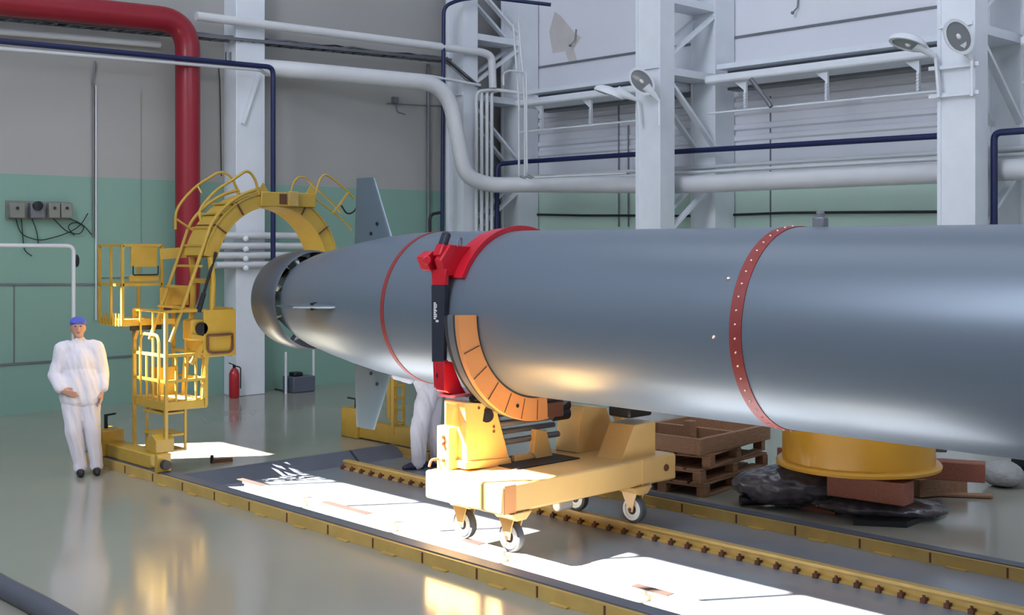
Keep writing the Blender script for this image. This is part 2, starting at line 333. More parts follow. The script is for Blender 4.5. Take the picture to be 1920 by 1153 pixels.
# shelf like ducts along the side wall between the columns
def shelf(y0, y1, label):
    t = thing('wall_duct', label, 'duct', (15.9, (y0 + y1) / 2, 4.7), 'shelf ducts along the side wall')
    MB().prism([(16.2, y0, 5.42), (16.2, y0, 5.50), (16.85, y0, 5.50), (16.85, y0, 5.42)], (0, y1 - y0, 0)).build('top_ledge', 'white', t)
    MB().box(15.85, 16.5, y0, y1, 5.14, 5.28).build('lower_duct', 'white', t, bevel=.04)
    MB().box(16.5, 16.8, y0, y1, 5.10, 5.42).build('back_channel', 'grey', t)
    n = 3
    for i in range(n):
        y = y0 + (y1 - y0) * (i + .5) / n; m = MB(); m.box(15.95, 16.0, y - .02, y + .02, 4.68, 5.14); m.prism([(15.97, y - .02, 5.14), (15.97, y + .22, 5.14), (15.97, y + .02, 4.98)], (.03, 0, 0))
        m.build('hanger', 'white', t)
        m = MB(); m.box(15.945, 15.955, y - .01, y + .01, 4.70, 4.95)
        for k in range(6): m.box(15.93, 15.96, y - .02, y + .02, 4.70 + k * .045, 4.72 + k * .045)
        m.build('hanger_clip', 'white', t)
    MB().tube([(15.97, y0, 4.67), (15.97, y1, 4.67)], .018, 8).build('tie_rail', 'white', t)
    return t
shelf(7.65, 12.1, 'white duct shelf on hangers between the middle column and the right edge column')
shelf(12.85, 16.6, 'white duct shelf on hangers between the corner column and the middle column')
shelf(2.5, 6.9, 'white duct shelf on the side wall, cut off by the right edge of the photo')
pipe('drop_tube', 'dark grey slanting tube hanging from the duct shelf right of the middle column', 'tube', [AX(1408, 148, 15.78), AX(1446, 200, 15.78)], .035, 'grey')
# end wall cable tray
t = thing('cable_tray', 'dark ladder cable tray with bundled cables crossing the end wall under the white pipe', 'cable tray', AY(600, 90, YW - .35))
a0, a1 = AY(-60, 27, YW - .3), AY(838, 114, YW - .3)
for dy, nm in ((-.14, 0), (.14, 0)):
    MB().bar(a0 + Vector((0, dy, 0)), a1 + Vector((0, dy, 0)), .03, .05).build('tray_rail', 'grey', t)
n = 40
for i in range(n):
    c = a0.lerp(a1, (i + .5) / n); MB().box(c.x - .02, c.x + .02, c.y - .14, c.y + .14, c.z - .03, c.z - .01).build('tray_rung', 'grey', t)
for i in range(5):
    pts = []
    for k in range(28):
        c = a0.lerp(a1, k / 27); pts.append(c + Vector((0, -.1 + i * .05, .03 + .03 * math.sin(k * 1.3 + i * 2) + random.uniform(-.012, .012))))
    pts += [AY(846, 108 + i * 4, 16.98), AY(872, 128 + i * 5, 16.95), AY(900, 158 + i * 2, 16.93)] if i > 1 else []
    MB().tube(pts, .017, 6).build('cable', 'cable' if i % 2 else 'grey', t)
# conduit and hanging cable at the left
pipe('conduit_pipe', 'thin grey vertical conduit at the left of the end wall, beside the pale panel', 'conduit', [AY(178, 115, YW - .04), AY(178, 130, YW - .04), AY(173, 155, YW - .04), AY(175, 165, YW - .04), AY(175, 445, YW - .04)], .014, 'grey')
pipe('conduit_pipe', 'second thin white conduit touching the grey one on the end wall', 'conduit', [AY(180, 160, YW - .04), AY(180, 600, YW - .04)], .014, 'pipe')
pipe('black_cable', 'thin black cable hanging down the end wall left of the square column', 'cable', [AY(410, 128, YW - .03), AY(412, 150, YW - .03), AY(413, 185, YW - .03), AY(415, 330, YW - .03)], .009, 'cable', .05)
# wall fixture right of the blue pipe
t = thing('wall_switch', 'small dark junction fixture on the end wall right of the blue drop pipe', 'junction box', AY(740, 190, YW - .02))
c = AY(740, 188, YW - .03); MB().box(c.x - .06, c.x + .06, YW - .08, YW - .005, c.z - .05, c.z + .06).build('housing', 'grey', t)
MB().tube([AY(725, 194, YW - .02), AY(830, 199, YW - .02)], .008, 6).build('cable', 'grey', t)
MB().tube(fillet([AY(742, 195, YW - .02), AY(745, 210, YW - .02), AY(760, 214, YW - .02)], .05), .008, 6).build('bent_cable', 'grey', t)
for x, y in ((1078, 75), (1495, 14)):
    t = tag(MB().tube([AX(x + 2, y - 20, XW - .02), AX(x, y, XW - .06), AX(x - 9, y + 10, XW - .12)], .014, 6).ball(AX(x - 9, y + 10, XW - .12), .03).build('wall_hook', 'grey'), 'small dark hook high on the white side wall ' + ('left' if x < 1200 else 'right') + ' of the middle column', 'hook')

# ------------------------------------------------------------------ floodlights
def floodlight(c, face, post, label, armtop):
    # c head centre, face = facing direction, post = foot of the bracket pipe
    t = thing('floodlight', label, 'floodlight', post)
    f = Vector(face).normalized(); c = Vector(c); arm = Vector(armtop)
    e = (arm - c); e = (e - f * e.dot(f)).normalized(); g = f.cross(e)
    def oval(m):
        m.v = [v + e * ((v - c).dot(e)) * .28 - g * ((v - c).dot(g)) * .18 for v in m.v]; return m
    oval(MB().lathe([(-.10, .05), (-.085, .12), (-.04, .185), (0, .2), (.02, .2)], c, f, 28)).build('lamp_shell', 'white', t)
    oval(MB().lathe([(.021, .165), (.026, .10), (.03, .02)], c, f, 28)).build('lamp_glass', 'lampglass', t)
    oval(MB().lathe([(.02, .2), (.035, .2), (.035, .165), (.012, .165)], c, f, 28, cap=False)).build('rim', 'white', t)
    oval(MB().ball(c + f * .025, .035)).build('bulb', 'hub', t)
    MB().tube([c - f * .05 + (arm - c).normalized() * .12, c - f * .03 + (arm - c) * .6, arm], [.10, .06, .025], 12).build('neck', 'white', t)
    MB().tube([arm, Vector(post)], .022, 10).build('post', 'white', t)
def fl(col_y, xh, yh, xa, ya, xp, yp, face, lab, X=14.85, Xh=14.6): floodlight(AX(xh, yh, Xh), face, AX(xp, yp, X), lab, AX(xa, ya, X))
fl(12.3, 1203, 152, 1236, 190, 1236, 235, (-.75, -.75, -.35), 'round floodlight facing the hall on the right side of the middle column')
fl(12.3, 1142, 174, 1196, 188, 1200, 232, (-.25, .3, -1), 'white floodlight seen edge on, reaching left from the middle column')
fl(7.1, 1796, 68, 1822, 112, 1822, 180, (-.7, -.75, -.35), 'round floodlight facing the hall on the right edge column')
fl(7.1, 1703, 80, 1754, 108, 1760, 182, (-.4, .0, -1), 'white floodlight tilted down, reaching left from the right edge column')
for Y in (7.09,):
    for py in (123, 176):
        z = AX(1800, py, 14.93).z
        tag(MB().box(14.9, 14.94, Y - .08, Y + .60, z - .025, z + .025).build('clamp_bar', 'white'), ('upper' if py == 123 else 'lower') + ' white clamp bar of the floodlights across the right edge column', 'bracket')

# ------------------------------------------------------------------ end wall things
t = thing('control_box', 'row of grey electrical boxes with a dark round fan at the far left', 'electrical box', AY(77, 412, YW - .02))
a, c = AY(17, 378, YW - .15), AY(137, 410, YW - .15)
MB().box(a.x, c.x, YW - .04, YW - .005, c.z - .02, a.z + .02).build('back_plate', 'box', t)
for x0, x1, m in ((19, 47, 'box'), (57, 84, 'grey'), (92, 113, 'box'), (115, 136, 'box')):
    p0, p1 = AY(x0, 380, YW - .15), AY(x1, 409, YW - .15); MB().box(p0.x, p1.x, YW - .16, YW - .04, p1.z, p0.z).build('box', m, t, bevel=.012)
MB().lathe([(0, .07), (.05, .07), (.06, .04)], AY(70, 386, YW - .16), (0, -1, 0), 20).build('fan', 'black', t)
for x in (33, 103, 126): MB().cyl(AY(x, 390, YW - .16), AY(x, 390, YW - .18), .022).build('knob', 'dark', t)
for i, pts in enumerate(([(30, 410), (38, 440), (75, 452), (120, 440), (150, 425), (165, 400)], [(60, 410), (70, 436), (72, 462)], [(100, 410), (125, 435), (150, 440), (160, 425), (140, 415), (125, 425), (140, 442)], [(130, 410), (155, 420), (172, 440)], [(40, 410), (45, 470), (60, 480)])):
    MB().tube(fillet([AY(x, y, YW - .05) for x, y in pts], .12), .008, 6).build('cable', 'cable', t)
hr = pipe('handrail', 'white pipe rail with a right-angle end standing out from the end wall at the left', 'rail', [AY(-40, 460, 16.3), AY(138, 461, 16.3), AY(138, 570, 16.3), (AY(138, 570, 16.3).x, 16.3, 0)], .028, 'pipe', .1)
MB().ball(AY(144, 489, 16.3), .035, .035, .09).build('rail_handle', 'dark', hr)
# fire extinguisher
e = Vector((10.25, 17.38, 0)); t = thing('fire_extinguisher', 'red fire extinguisher standing on the floor left of the square column', 'fire extinguisher', e)
MB().lathe([(0, .07), (.02, .085), (.40, .085), (.46, .06), (.49, .03)], e, (0, 0, 1), 24).build('cylinder', 'ext', t)
MB().cyl(e + Vector((0, 0, .48)), e + Vector((0, 0, .54)), .025).build('valve', 'dark', t)
MB().bar(e + Vector((0, 0, .54)), e + Vector((-.10, 0, .58)), .02, .015).build('lever', 'dark', t)
MB().tube(fillet([e + Vector((.02, 0, .52)), e + Vector((.11, -.02, .5)), e + Vector((.10, -.03, .15))], .06), .01, 8).build('hose', 'dark', t)
# four short white pipes stacked in front of the column
for i, y in enumerate((441, 461, 479, 497)):
    a, c = AY(404, y, 17.42), AY(590, y + 1, 17.42); c.z = a.z
    t = thing('stacked_pipe', ['topmost', 'second from the top', 'third from the top', 'lowest'][i] + ' of four white horizontal pipes behind the yellow arch', 'pipe', a, 'white horizontal pipes behind the arch')
    MB().tube([a, c], .055, 14).build('tube', 'pipe', t)
    MB().ball(AY(461, y + 6, 17.38), .05).bar(a.lerp(c, .25), a.lerp(c, .25) + Vector((0, .09, 0)), .04, .04).build('clamp', 'white', t)
    for k in (0, 1): pass
# stand, small cabinet
g = G(562, 734); t = thing('floor_case', 'small grey metal case with a black lid on the floor by the end wall', 'case', g)
MB().box(g.x - .22, g.x + .22, g.y - .15, g.y + .2, 0, .27).build('body', 'kerb', t, bevel=.02)
MB().box(g.x - .16, g.x + .02, g.y - .08, g.y + .1, .27, .34).build('lid', 'black', t, bevel=.02)
pipe('stand_post', 'thin white post standing left of the small grey case', 'post', [(AY(536, 700, 17.3).x, 17.3, 0), (AY(536, 700, 17.3).x, 17.3, AY(536, 660, 17.3).z)], .022, 'pipe')
pipe('stand_post', 'thin white post standing right of the small grey case', 'post', [(AY(588, 700, 17.3).x, 17.3, 0), (AY(588, 700, 17.3).x, 17.3, AY(588, 650, 17.3).z)], .022, 'pipe')
pipe('floor_cable', 'dark cable lying on the floor right of the square column', 'cable', [G(503, 728), G(515, 730), G(538, 735)], .02, 'cable')

# ------------------------------------------------------------------ rails in the floor
def outer_rail(X0, X1, y0, y1, label, side):
    h = .10; zb0 = 0 if side < 0 else PZ; t = thing('gantry_rail', label, 'rail', ((X0 + X1) / 2, (y0 + y1) / 2, 0))
    e = zb0; m = MB(); m.box(X0, X0 + .016, y0, y1, e, e + h); m.box(X0 + .016, X1, y0, y1, e + h - .02, e + h - .001)
    m.build('channel', 'railyel', t)
    MB().box(X0 + .035, X1 + .01, y0, y1, e + h, e + h + .01).build('top_strip', 'kerb', t)
    y = y0 + .3
    while y < y1 - .3:
        MB().box(X0 - .04, X0 - .001, y - .07, y + .10, e, e + .012).build('foot_tab', 'railyel', t)
        MB().box(X0 - .006, X0 - .0005, y + .24, y + .255, e + .01, e + h - .01).build('stiffener', 'rust', t)
        y += .64
    return t
outer_rail(5.98, 6.14, 1.0, 13.6, 'near yellow channel rail with foot tabs under the left foot of the gantry', -1)
outer_rail(9.23, 9.38, 1.0, 11.85, 'far yellow channel rail, behind the cart and in front of the pallets', 1)
def rail(X, y0, y1, h, label, m, clips):
    t = thing('track_rail', label, 'rail', (X, (y0 + y1) / 2, 0))
    pr = [(-.06, 0), (.06, 0), (.06, .012), (.012, .02), (.012, h - .03), (.035, h - .024), (.035, h), (-.035, h), (-.035, h - .024), (-.012, h - .03), (-.012, .02), (-.06, .012)]
    MB().prism([(X + a, y0, z + PZ) for a, z in pr], (0, y1 - y0, 0)).build('rail_section', m, t)
    y = y0 + .2
    while clips and y < y1:
        MB().box(X - .085, X - .03, y - .02, y + .02, PZ, PZ + .035).cyl((X - .065, y, PZ + .03), (X - .065, y, PZ + .055), .012, seg=8).build('rail_clip', 'rust', t); y += .18
    return t
rail(8.25, 1.0, 11.5, .10, 'middle yellow track rail with a row of brown bolted clips', 'railyel', True)
sunrail = rail(6.74, 1.0, 11.2, .10, 'low pale track rail lying in the bright sun patches under the cart wheels', 'railpale', False)
m = MB(); m.prism([(6.17, 11.60, PZ), (6.17, 11.85, PZ), (6.17, 11.85, .03), (6.17, 11.80, .03)], (2.35, 0, 0)); struct(m.build('trim_15', 'kerb'))
m = MB(); m.prism([(8.56, 11.60, PZ), (8.56, 11.85, PZ), (8.56, 11.85, .03), (8.56, 11.80, .03)], (.65, 0, 0)); struct(m.build('trim_16', 'kerb'))
for x0, y0, x1, y1 in ((470, 895, 510, 908), (612, 940, 684, 965), (868, 1012, 898, 1022), (1180, 1100, 1250, 1118)):
    MB().box(6.70, 6.775, G(x1, y1).y, G(x0, y0).y, .0, .006).build('shade_strip', 'iron_shade', sunrail)  # brown strips that paint the shaded stretches onto the rail
# rail stop on the near rail
def stop(X, Y, label):
    t = thing('wheel_stop', label, 'rail stop', (X, Y, .111)); MB().box(X - .08, X + .08, Y - .03, Y + .03, .111, .30).build('plate', 'yellow', t, bevel=.006)
    MB().cyl((X, Y - .03, .19), (X, Y - .10, .19), .05).build('buffer', 'rubber', t)
stop(6.06, 11.72, 'yellow end plate with a dark buffer at the near foot of the gantry')
d = G(412, 866); t = thing('floor_clamp', 'small brown clamp lying on the floor in front of the bright sun patch', 'clamp', d)
MB().bar(d + Vector((-.10, .0, .02)), d + Vector((.13, -.05, .02)), .05, .035).build('bar', 'rust', t); MB().cyl(d + Vector((-.10, .0, .0)), d + Vector((-.10, 0, .09)), .02).build('screw', 'dark', t)
# hose at the lower left
pipe('floor_hose', 'thick grey hose lying on the floor in the bottom left corner', 'hose', [G(-120, 1020, .06), G(0, 1098, .06), G(60, 1128, .06), G(130, 1168, .06), G(200, 1215, .06)], .075, 'hose', .3, 16)

# ------------------------------------------------------------------ torpedo
HX, HZ, R = 7.49, 1.901, .732
hull = thing('torpedo', 'huge blue grey torpedo lying across the hall with red seam bands and a finned tail', 'torpedo', (HX, 5, HZ))
prof = [(8.84, R), (9.2, .722), (9.6, .690), (10.0, .640), (10.4, .580), (10.75, .52), (10.95, .47)]
MB().lathe([(-3.6, .02), (-3.55, .22), (-3.4, .40), (-3.1, .58), (-2.7, .69), (-2.2, R)] + [(y, R) for y in (0, 2, 4, 6, 8)] + prof, (HX, 0, HZ), (0, 1, 0), 96).build('hull', 'hull', hull)
def hring(y0, y1, r0, r1, name, m, parent=hull, a0=0, a1=360, n=96): return MB().arc((HX, HZ), y0, y1, r0, r1, a0, a1, n).build(name, m, parent)
b1 = hring(8.82, 8.87, R - .01, R + .005, 'seam_band', 'redband')
b2 = hring(4.84, 4.94, R - .01, R + .006, 'seam_band', 'redband')
for k in range(48):
    t = math.radians(k * 7.5 + 3); MB().ball((HX + (R + .006) * math.cos(t), 4.89, HZ + (R + .006) * math.sin(t)), .009, seg=8).build('rivet', 'rivet', b2)
for y, a in ((5.07, 183), (5.02, 150)):
    t = math.radians(a); MB().ball((HX + R * math.cos(t), y, HZ + R * math.sin(t)), .016, seg=8).build('plug', 'rivet', hull)
# lifting lug on the back
MB().box(HX - .04, HX + .04, 4.64, 4.73, HZ + R - .03, HZ + R + .07).cyl((HX, 4.685, HZ + R + .06), (HX, 4.685, HZ + R + .11), .03).build('lifting_lug', 'grey', hull, bevel=.012)
# tail: hub, stator ring, duct, rotor, boss
def loft_fin(root0, root1, tip0, tip1, thick, axis):
    # root0/root1: (y, radial) leading and trailing points; axis: unit radial vector; lens shaped section
    ax = Vector(axis); sd = ax.cross(Vector((0, 1, 0))); m = MB(); secs = []; rows = 7; n = 12; vs = []; fs = []
    for i in range(rows + 1):
        t = i / rows
        y0 = root0[0] + (tip0[0] - root0[0]) * t; y1 = root1[0] + (tip1[0] - root1[0]) * t
        r0 = root0[1] + (tip0[1] - root0[1]) * t; r1 = root1[1] + (tip1[1] - root1[1]) * t; th = thick * (1 - .45 * t)
        for k in range(2 * n):
            q = math.pi * k / n; u = (1 - math.cos(q)) / 2; h = math.sin(q) * th * (1 - .35 * u)
            vs.append(Vector((HX, y0 + (y1 - y0) * u, HZ)) + ax * (r0 + (r1 - r0) * u) + sd * h)
    for i in range(rows):
        for k in range(2 * n): fs.append((i * 2 * n + k, i * 2 * n + (k + 1) % (2 * n), (i + 1) * 2 * n + (k + 1) % (2 * n), (i + 1) * 2 * n + k))
    fs += [tuple(range(2 * n))[::-1], tuple(rows * 2 * n + k for k in range(2 * n))]
    return m.add(vs, fs)
for ax in ((0, 0, 1), (0, 0, -1), (-1, 0, 0), (1, 0, 0)):
    tip = 1.30 if ax[2] else .98
    r_ = .60 if ax[2] else .60
    fn = loft_fin((9.62, .66), (10.28, .56), (9.93, tip), (10.24, tip), .035, ax).build('fin', 'fin', hull)
    for yy, rr in ((9.85, .82), (9.95, .72)):
        c = Vector((HX, yy, HZ)) + Vector(ax) * rr; sd = Vector(ax).cross(Vector((0, 1, 0))) * .036
        MB().cyl(c - sd, c + sd, .018, seg=10).build('bolt_hole', 'dark', fn)
MB().lathe([(10.94, .47), (11.15, .40), (11.45, .29), (11.75, .17), (12.0, .10), (12.02, .03), (12.28, .012)], (HX, 0, HZ), (0, 1, 0), 48).build('tail_cone', 'tail', hull)
duct = MB().lathe([(10.98, .525), (11.02, .545), (11.2, .55), (11.45, .515), (11.52, .49), (11.50, .475), (11.25, .505), (11.04, .51), (10.98, .525)], (HX, 0, HZ), (0, 1, 0), 64, cap=False).build('propeller_duct', 'tail', hull)
for k in range(9):
    t = 2 * math.pi * k / 9; c, s_ = math.cos(t), math.sin(t); u = Vector((c, 0, s_)); v = Vector((-s_, 0, c))
    p = Vector((HX, 0, HZ))
    MB().add([p + u * .38 + Vector((0, 10.98, 0)) - v * .01, p + u * .52 + Vector((0, 11.04, 0)) - v * .01, p + u * .52 + Vector((0, 11.18, 0)) + v * .02, p + u * .38 + Vector((0, 11.12, 0)) + v * .02,
              p + u * .38 + Vector((0, 10.98, 0)) + v * .01, p + u * .52 + Vector((0, 11.04, 0)) + v * .01, p + u * .52 + Vector((0, 11.18, 0)) + v * .04, p + u * .38 + Vector((0, 11.12, 0)) + v * .04],
             [(0, 1, 2, 3), (7, 6, 5, 4), (0, 4, 5, 1), (1, 5, 6, 2), (2, 6, 7, 3), (3, 7, 4, 0)]).build('stator_vane', 'tail', hull)
for k in range(7):
    t = 2 * math.pi * k / 7 + .2; vs = []; fs = []; n = 6
    for i in range(n + 1):
        r = .24 + .24 * i / n; sw = t + .35 * (i / n) ** 2; tw = .07 * (1 - .3 * i / n)
        for sg in (-1, 1):
            for th in (0, .012):
                a = sw + sg * tw / r * .8; vs.append((HX + r * math.cos(a), 11.36 + sg * tw * .8 + th, HZ + r * math.sin(a)))
    for i in range(n):
        b = i * 4
        fs += [(b, b + 2, b + 6, b + 4), (b + 1, b + 5, b + 7, b + 3), (b, b + 4, b + 5, b + 1), (b + 2, b + 3, b + 7, b + 6)]
    fs += [(0, 1, 3, 2), (n * 4, n * 4 + 2, n * 4 + 3, n * 4 + 1)]
    MB().add(vs, fs).build('rotor_blade', 'dark', hull)

# ------------------------------------------------------------------ red lifting clamp
rc = thing('lifting_clamp', 'bright red clamp with black strap gripping the torpedo left of the cart cradle', 'clamp', (HX, 7.9, HZ + R))
band = MB().arc((HX, HZ), 7.76, 7.98, R + .003, R + .022, 38, 155, 40); band.arc((HX, HZ), 7.755, 7.775, R + .003, R + .045, 38, 155, 40); band.build('saddle_band', 'red', rc)
def hp(a, r, y): t = math.radians(a); return Vector((HX + r * math.cos(t), y, HZ + r * math.sin(t)))
m = MB(); kn = AY(822, 482, 8.0)
m.prism([AY(844, 458, 7.9), AY(886, 462, 7.9), AY(872, 498, 7.9), AY(853, 517, 7.9), AY(836, 518, 7.9), AY(826, 488, 7.9)], (0, .09, 0)).build('cheek_plate', 'red', rc, bevel=.01)
MB().prism([AY(796, 482, 8.04), AY(812, 470, 8.04), AY(838, 480, 8.04), AY(838, 512, 8.04), AY(806, 507, 8.04)], (0, .12, 0)).cyl(AY(800, 488, 8.02), AY(800, 488, 8.14), .04).build('knuckle', 'red', rc, bevel=.01)
lv = MB().bar(AY(822, 482, 7.98), AY(830, 460, 7.98), .10, .07).build('lever', 'red', rc, bevel=.01)
MB().bar(AY(829, 463, 7.98), AY(838, 436, 7.98), .085, .06).build('lever_grip', 'strap', lv, bevel=.02)
MB().tube(fillet([AY(858, 462, 7.86), AY(860, 446, 7.86), AY(866, 446, 7.86), AY(865, 462, 7.86)], .05), .008, 8).build('eye', 'grey', rc)
sx0 = 6.70; ps = lambda x, y: AX(x, y, sx0)
MB().prism([ps(808, 505), ps(836, 505), ps(834, 535), ps(810, 535)], (.04, 0, 0)).build('strap_head', 'red', rc, bevel=.006)
st = MB().prism([ps(809, 535), ps(834, 535), ps(832, 678), ps(810, 678)], (.035, 0, 0)).build('strap', 'strap', rc)
for k, ch in enumerate((0, 1, 1, 0, 1, 0, 1, 1, 0)):
    y = 567 + k * 3.6; MB().prism([AX(813, y, sx0 - .002), AX(817 + (2 if ch else 0), y, sx0 - .002), AX(817 + (2 if ch else 0), y + 2.6, sx0 - .002), AX(813, y + 2.6, sx0 - .002)], (.002, 0, 0)).build('letter', 'text', st)
MB().prism([AX(817, 600, sx0 - .002), AX(822, 600, sx0 - .002), AX(822, 604, sx0 - .002), AX(817, 604, sx0 - .002)], (.002, 0, 0)).build('letter', 'text', st)
MB().prism([ps(811, 676), ps(833, 676), ps(835, 730), ps(813, 728)], (.05, 0, 0)).build('strap_foot', 'red', rc, bevel=.008)
MB().prism([AY(833, 680, 7.84), AY(848, 678, 7.84), AY(866, 724, 7.84), AY(880, 745, 7.84), AY(852, 742, 7.84), AY(833, 733, 7.84)], (0, .12, 0)).build('jaw', 'red', rc, bevel=.008)
MB().cyl(AX(822, 704, 6.69), AX(822, 704, 6.66), .022).build('pivot_bolt', 'dark', rc)
pz = AY(835, 742, 7.9).z
MB().box(6.71, 6.98, 7.80, 7.98, pz - .012, pz + .012).build('pad_plate', 'sunlit_red', rc)  # pale red paints sunlight onto the clamp's red underside
hring(7.80, 7.95, R + .003, R + .015, 'lower_band', 'red', rc, 222, 242, 16)

# ------------------------------------------------------------------ cart
ct = thing('transport_cart', 'cream yellow four-wheeled rail cart carrying the torpedo in an orange cradle', 'cart', (7.66, 7.5, 0))
X0, X1, Y0, Y1 = 6.55, 8.77, 7.01, 7.97
MB().box(X0, X1, Y0, Y1, .335, .575).build('deck', 'cart', ct, bevel=.022)
MB().box(X0 + .03, X0 + .16, Y0 - .004, Y0 + .02, .34, .57).build('end_plate', 'orange', ct)
MB().box(8.28, 8.285, Y0 - .006, Y0 + .01, .34, .57).build('weld_strip', 'cart', ct)
MB().lathe([(0, .035), (.012, .03)], (8.62, Y0, .46), (0, -1, 0), 8).build('plate_boss', 'rust', ct)
MB().box(7.12, 7.90, 7.42, 7.93, .575, .585).build('dark_deck_plate', 'dark', ct)  # flat dark plate painting in the shade of the deck's opening
# towers
def plate(px, Y, ext, name, m='cart', bev=.006, parent=ct): return MB().prism([AY(x, y, Y) for x, y in px], (0, ext, 0)).build(name, m, parent, bevel=bev)
tw = plate([(871, 755), (921, 756), (931, 767), (956, 862), (956, 872), (876, 878), (874, 800)], 7.68, .27, 'tower')
MB().cyl(AY(913, 779, 7.69), AY(913, 779, 7.66), .06).build('roller_hole', 'dark', tw)
for x, y in ((898, 765), (926, 800), (926, 809), (872, 794), (918, 763)): MB().cyl(AY(x, y, 7.69), AY(x, y, 7.672), .012, seg=10).build('bolt', 'rust', tw)
plate([(873, 866), (958, 858), (960, 870), (958, 874), (873, 880)], 7.66, .30, 'tower_foot')
plate([(836, 753), (872, 764), (872, 803), (836, 797)], 7.76, .02, 'side_bracket')
bxo = MB().box(6.67, 6.85, 7.80, 7.955, .575, .945).build('valve_box', 'cart', ct, bevel=.01)
for z in (.86, .80, .66): MB().cyl((6.67, 7.86, z), (6.635, 7.86, z), .018, seg=12).build('fitting', 'rust', bxo)
MB().tube(fillet([(6.67, 7.93, .66), (6.60, 7.95, .66), (6.58, 7.95, .60)], .03), .012, 8).build('tap', 'rust', ct)
MB().tube([AY(885, 750, 7.72), AY(905, 743, 7.72), AY(922, 750, 7.72), AY(940, 770, 7.74)], .035, 10).build('hydraulic_hose', 'dark', ct)
plate([(1005, 805), (1025, 807), (1037, 856), (1032, 860), (1007, 861), (1000, 850)], 7.67, .06, 'rod_bracket')
MB().box(7.35, 7.68, 7.69, 7.73, .585, .635).build('bracket_foot', 'cart', ct)
plate([(1095, 762), (1138, 764), (1160, 838), (1158, 846), (1082, 850), (1086, 800)], 7.62, .28, 'far_tower')
plate([(1190, 797), (1229, 790), (1229, 864), (1166, 864)], 7.10, .30, 'front_tower')
MB().box(8.26, 8.58, 7.14, 7.4, .93, 1.03).build('black_pad', 'black', ct, bevel=.02)
plate([(1160, 775), (1170, 768), (1196, 845), (1188, 850)], 7.66, .1, 'gusset')
for z, y, r in ((1.00, 7.80, .025), (.93, 7.72, .028), (.84, 7.80, .026), (.76, 7.74, .028)):
    MB().cyl((7.1, y, z), (7.95, y, z), r, seg=14).build('push_rod', 'grey', ct)
for z in (1.03, .95): MB().cyl((7.85, 7.70, z), (8.02, 7.70, z), .06, seg=14).build('screw_jack', 'dark', ct)
MB().box(7.58, 7.80, 7.52, 7.66, .96, 1.10).build('end_clamp', 'rust', ct, bevel=.01)
# cradle
MB().arc((HX, HZ), 7.52, 7.57, R + .014, .95, 179, 277, 48).build('cradle_face', 'orange', ct, bevel=.004)
for a in (199, 214, 229, 243, 256, 268):
    MB().bar(hp(a, R + .03, 7.518), hp(a, .94, 7.518), .006, .006, up=(0, 1, 0)).build('segment_joint', 'rust', ct)
for a in (251,): MB().cyl(hp(a, .84, 7.522), hp(a, .84, 7.513), .016, seg=12).build('cradle_hole', 'dark', ct)
MB().arc((HX, HZ), 7.57, 7.60, R + .002, .943, 179, 277, 48).build('cradle_web', 'rubber', ct)
MB().arc((HX, HZ), 7.60, 7.67, R + .002, .943, 179, 300, 48).build('cradle_bed', 'grey', ct)
MB().arc((HX, HZ), 7.52, 7.67, R + .001, R + .014, 180, 290, 48).build('cradle_liner', 'rubber', ct)
MB().arc((HX, HZ), 7.685, 7.74, R + .002, .92, 180, 300, 48).build('outer_rib', 'rubber', ct)
MB().arc((HX, HZ), 7.74, 7.90, .80, .90, 236, 300, 30).build('saddle_bed', 'dark', ct)
# wheels
def caster(X, Y, ground, rad=.125):
    c = Vector((X, Y, ground + rad))
    fork = MB()
    for s in (-1, 1):
        fork.prism([(X + s * .045, Y - .10, .34), (X + s * .045, Y + .13, .34), (X + s * .045, Y + .06, .20), (X + s * .045, Y + .02, c.z - .02), (X + s * .045, Y - .03, c.z - .02), (X + s * .045, Y - .05, .20)], (s * .012, 0, 0))
    fk = fork.build('caster_fork', 'cart', ct, bevel=.004)
    tr = MB().lathe([(-.028, rad * .74), (-.034, rad * .84), (-.028, rad * .97), (-.012, rad), (.012, rad), (.028, rad * .97), (.034, rad * .84), (.028, rad * .74)], c, (1, 0, 0), 32).build('wheel', 'tyre', ct)
    MB().lathe([(-.030, rad * .58), (-.040, rad * .62), (-.040, rad * .78), (-.034, rad * .80), (.034, rad * .80), (.040, rad * .78), (.040, rad * .62), (.030, rad * .58)], c, (1, 0, 0), 32).build('hub', 'hub', tr)
    MB().lathe([(-.032, .02), (-.028, rad * .60), (.028, rad * .60), (.032, .02)], c, (1, 0, 0), 32).build('wheel_disc', 'iron_shade', tr)
    MB().prism([(X - .11, Y - .11, .334), (X + .13, Y - .11, .334), (X + .06, Y - .11, .27), (X - .05, Y - .11, .27)], (0, .24, 0)).build('caster_mount', 'cart', ct, bevel=.006)
    MB().cyl(c - Vector((.062, 0, 0)), c + Vector((.062, 0, 0)), .018, seg=12).build('axle', 'rust', tr)
caster(6.77, 7.70, .001); caster(6.75, 7.10, .001); caster(8.25, 7.08, .001); caster(8.25, 7.78, .001)
MB().box(7.70, 8.0, 7.45, 7.62, .20, .335).cyl((7.68, 7.5, .17), (7.85, 7.5, .17), .05).build('drive_box', 'hub', ct, bevel=.01)

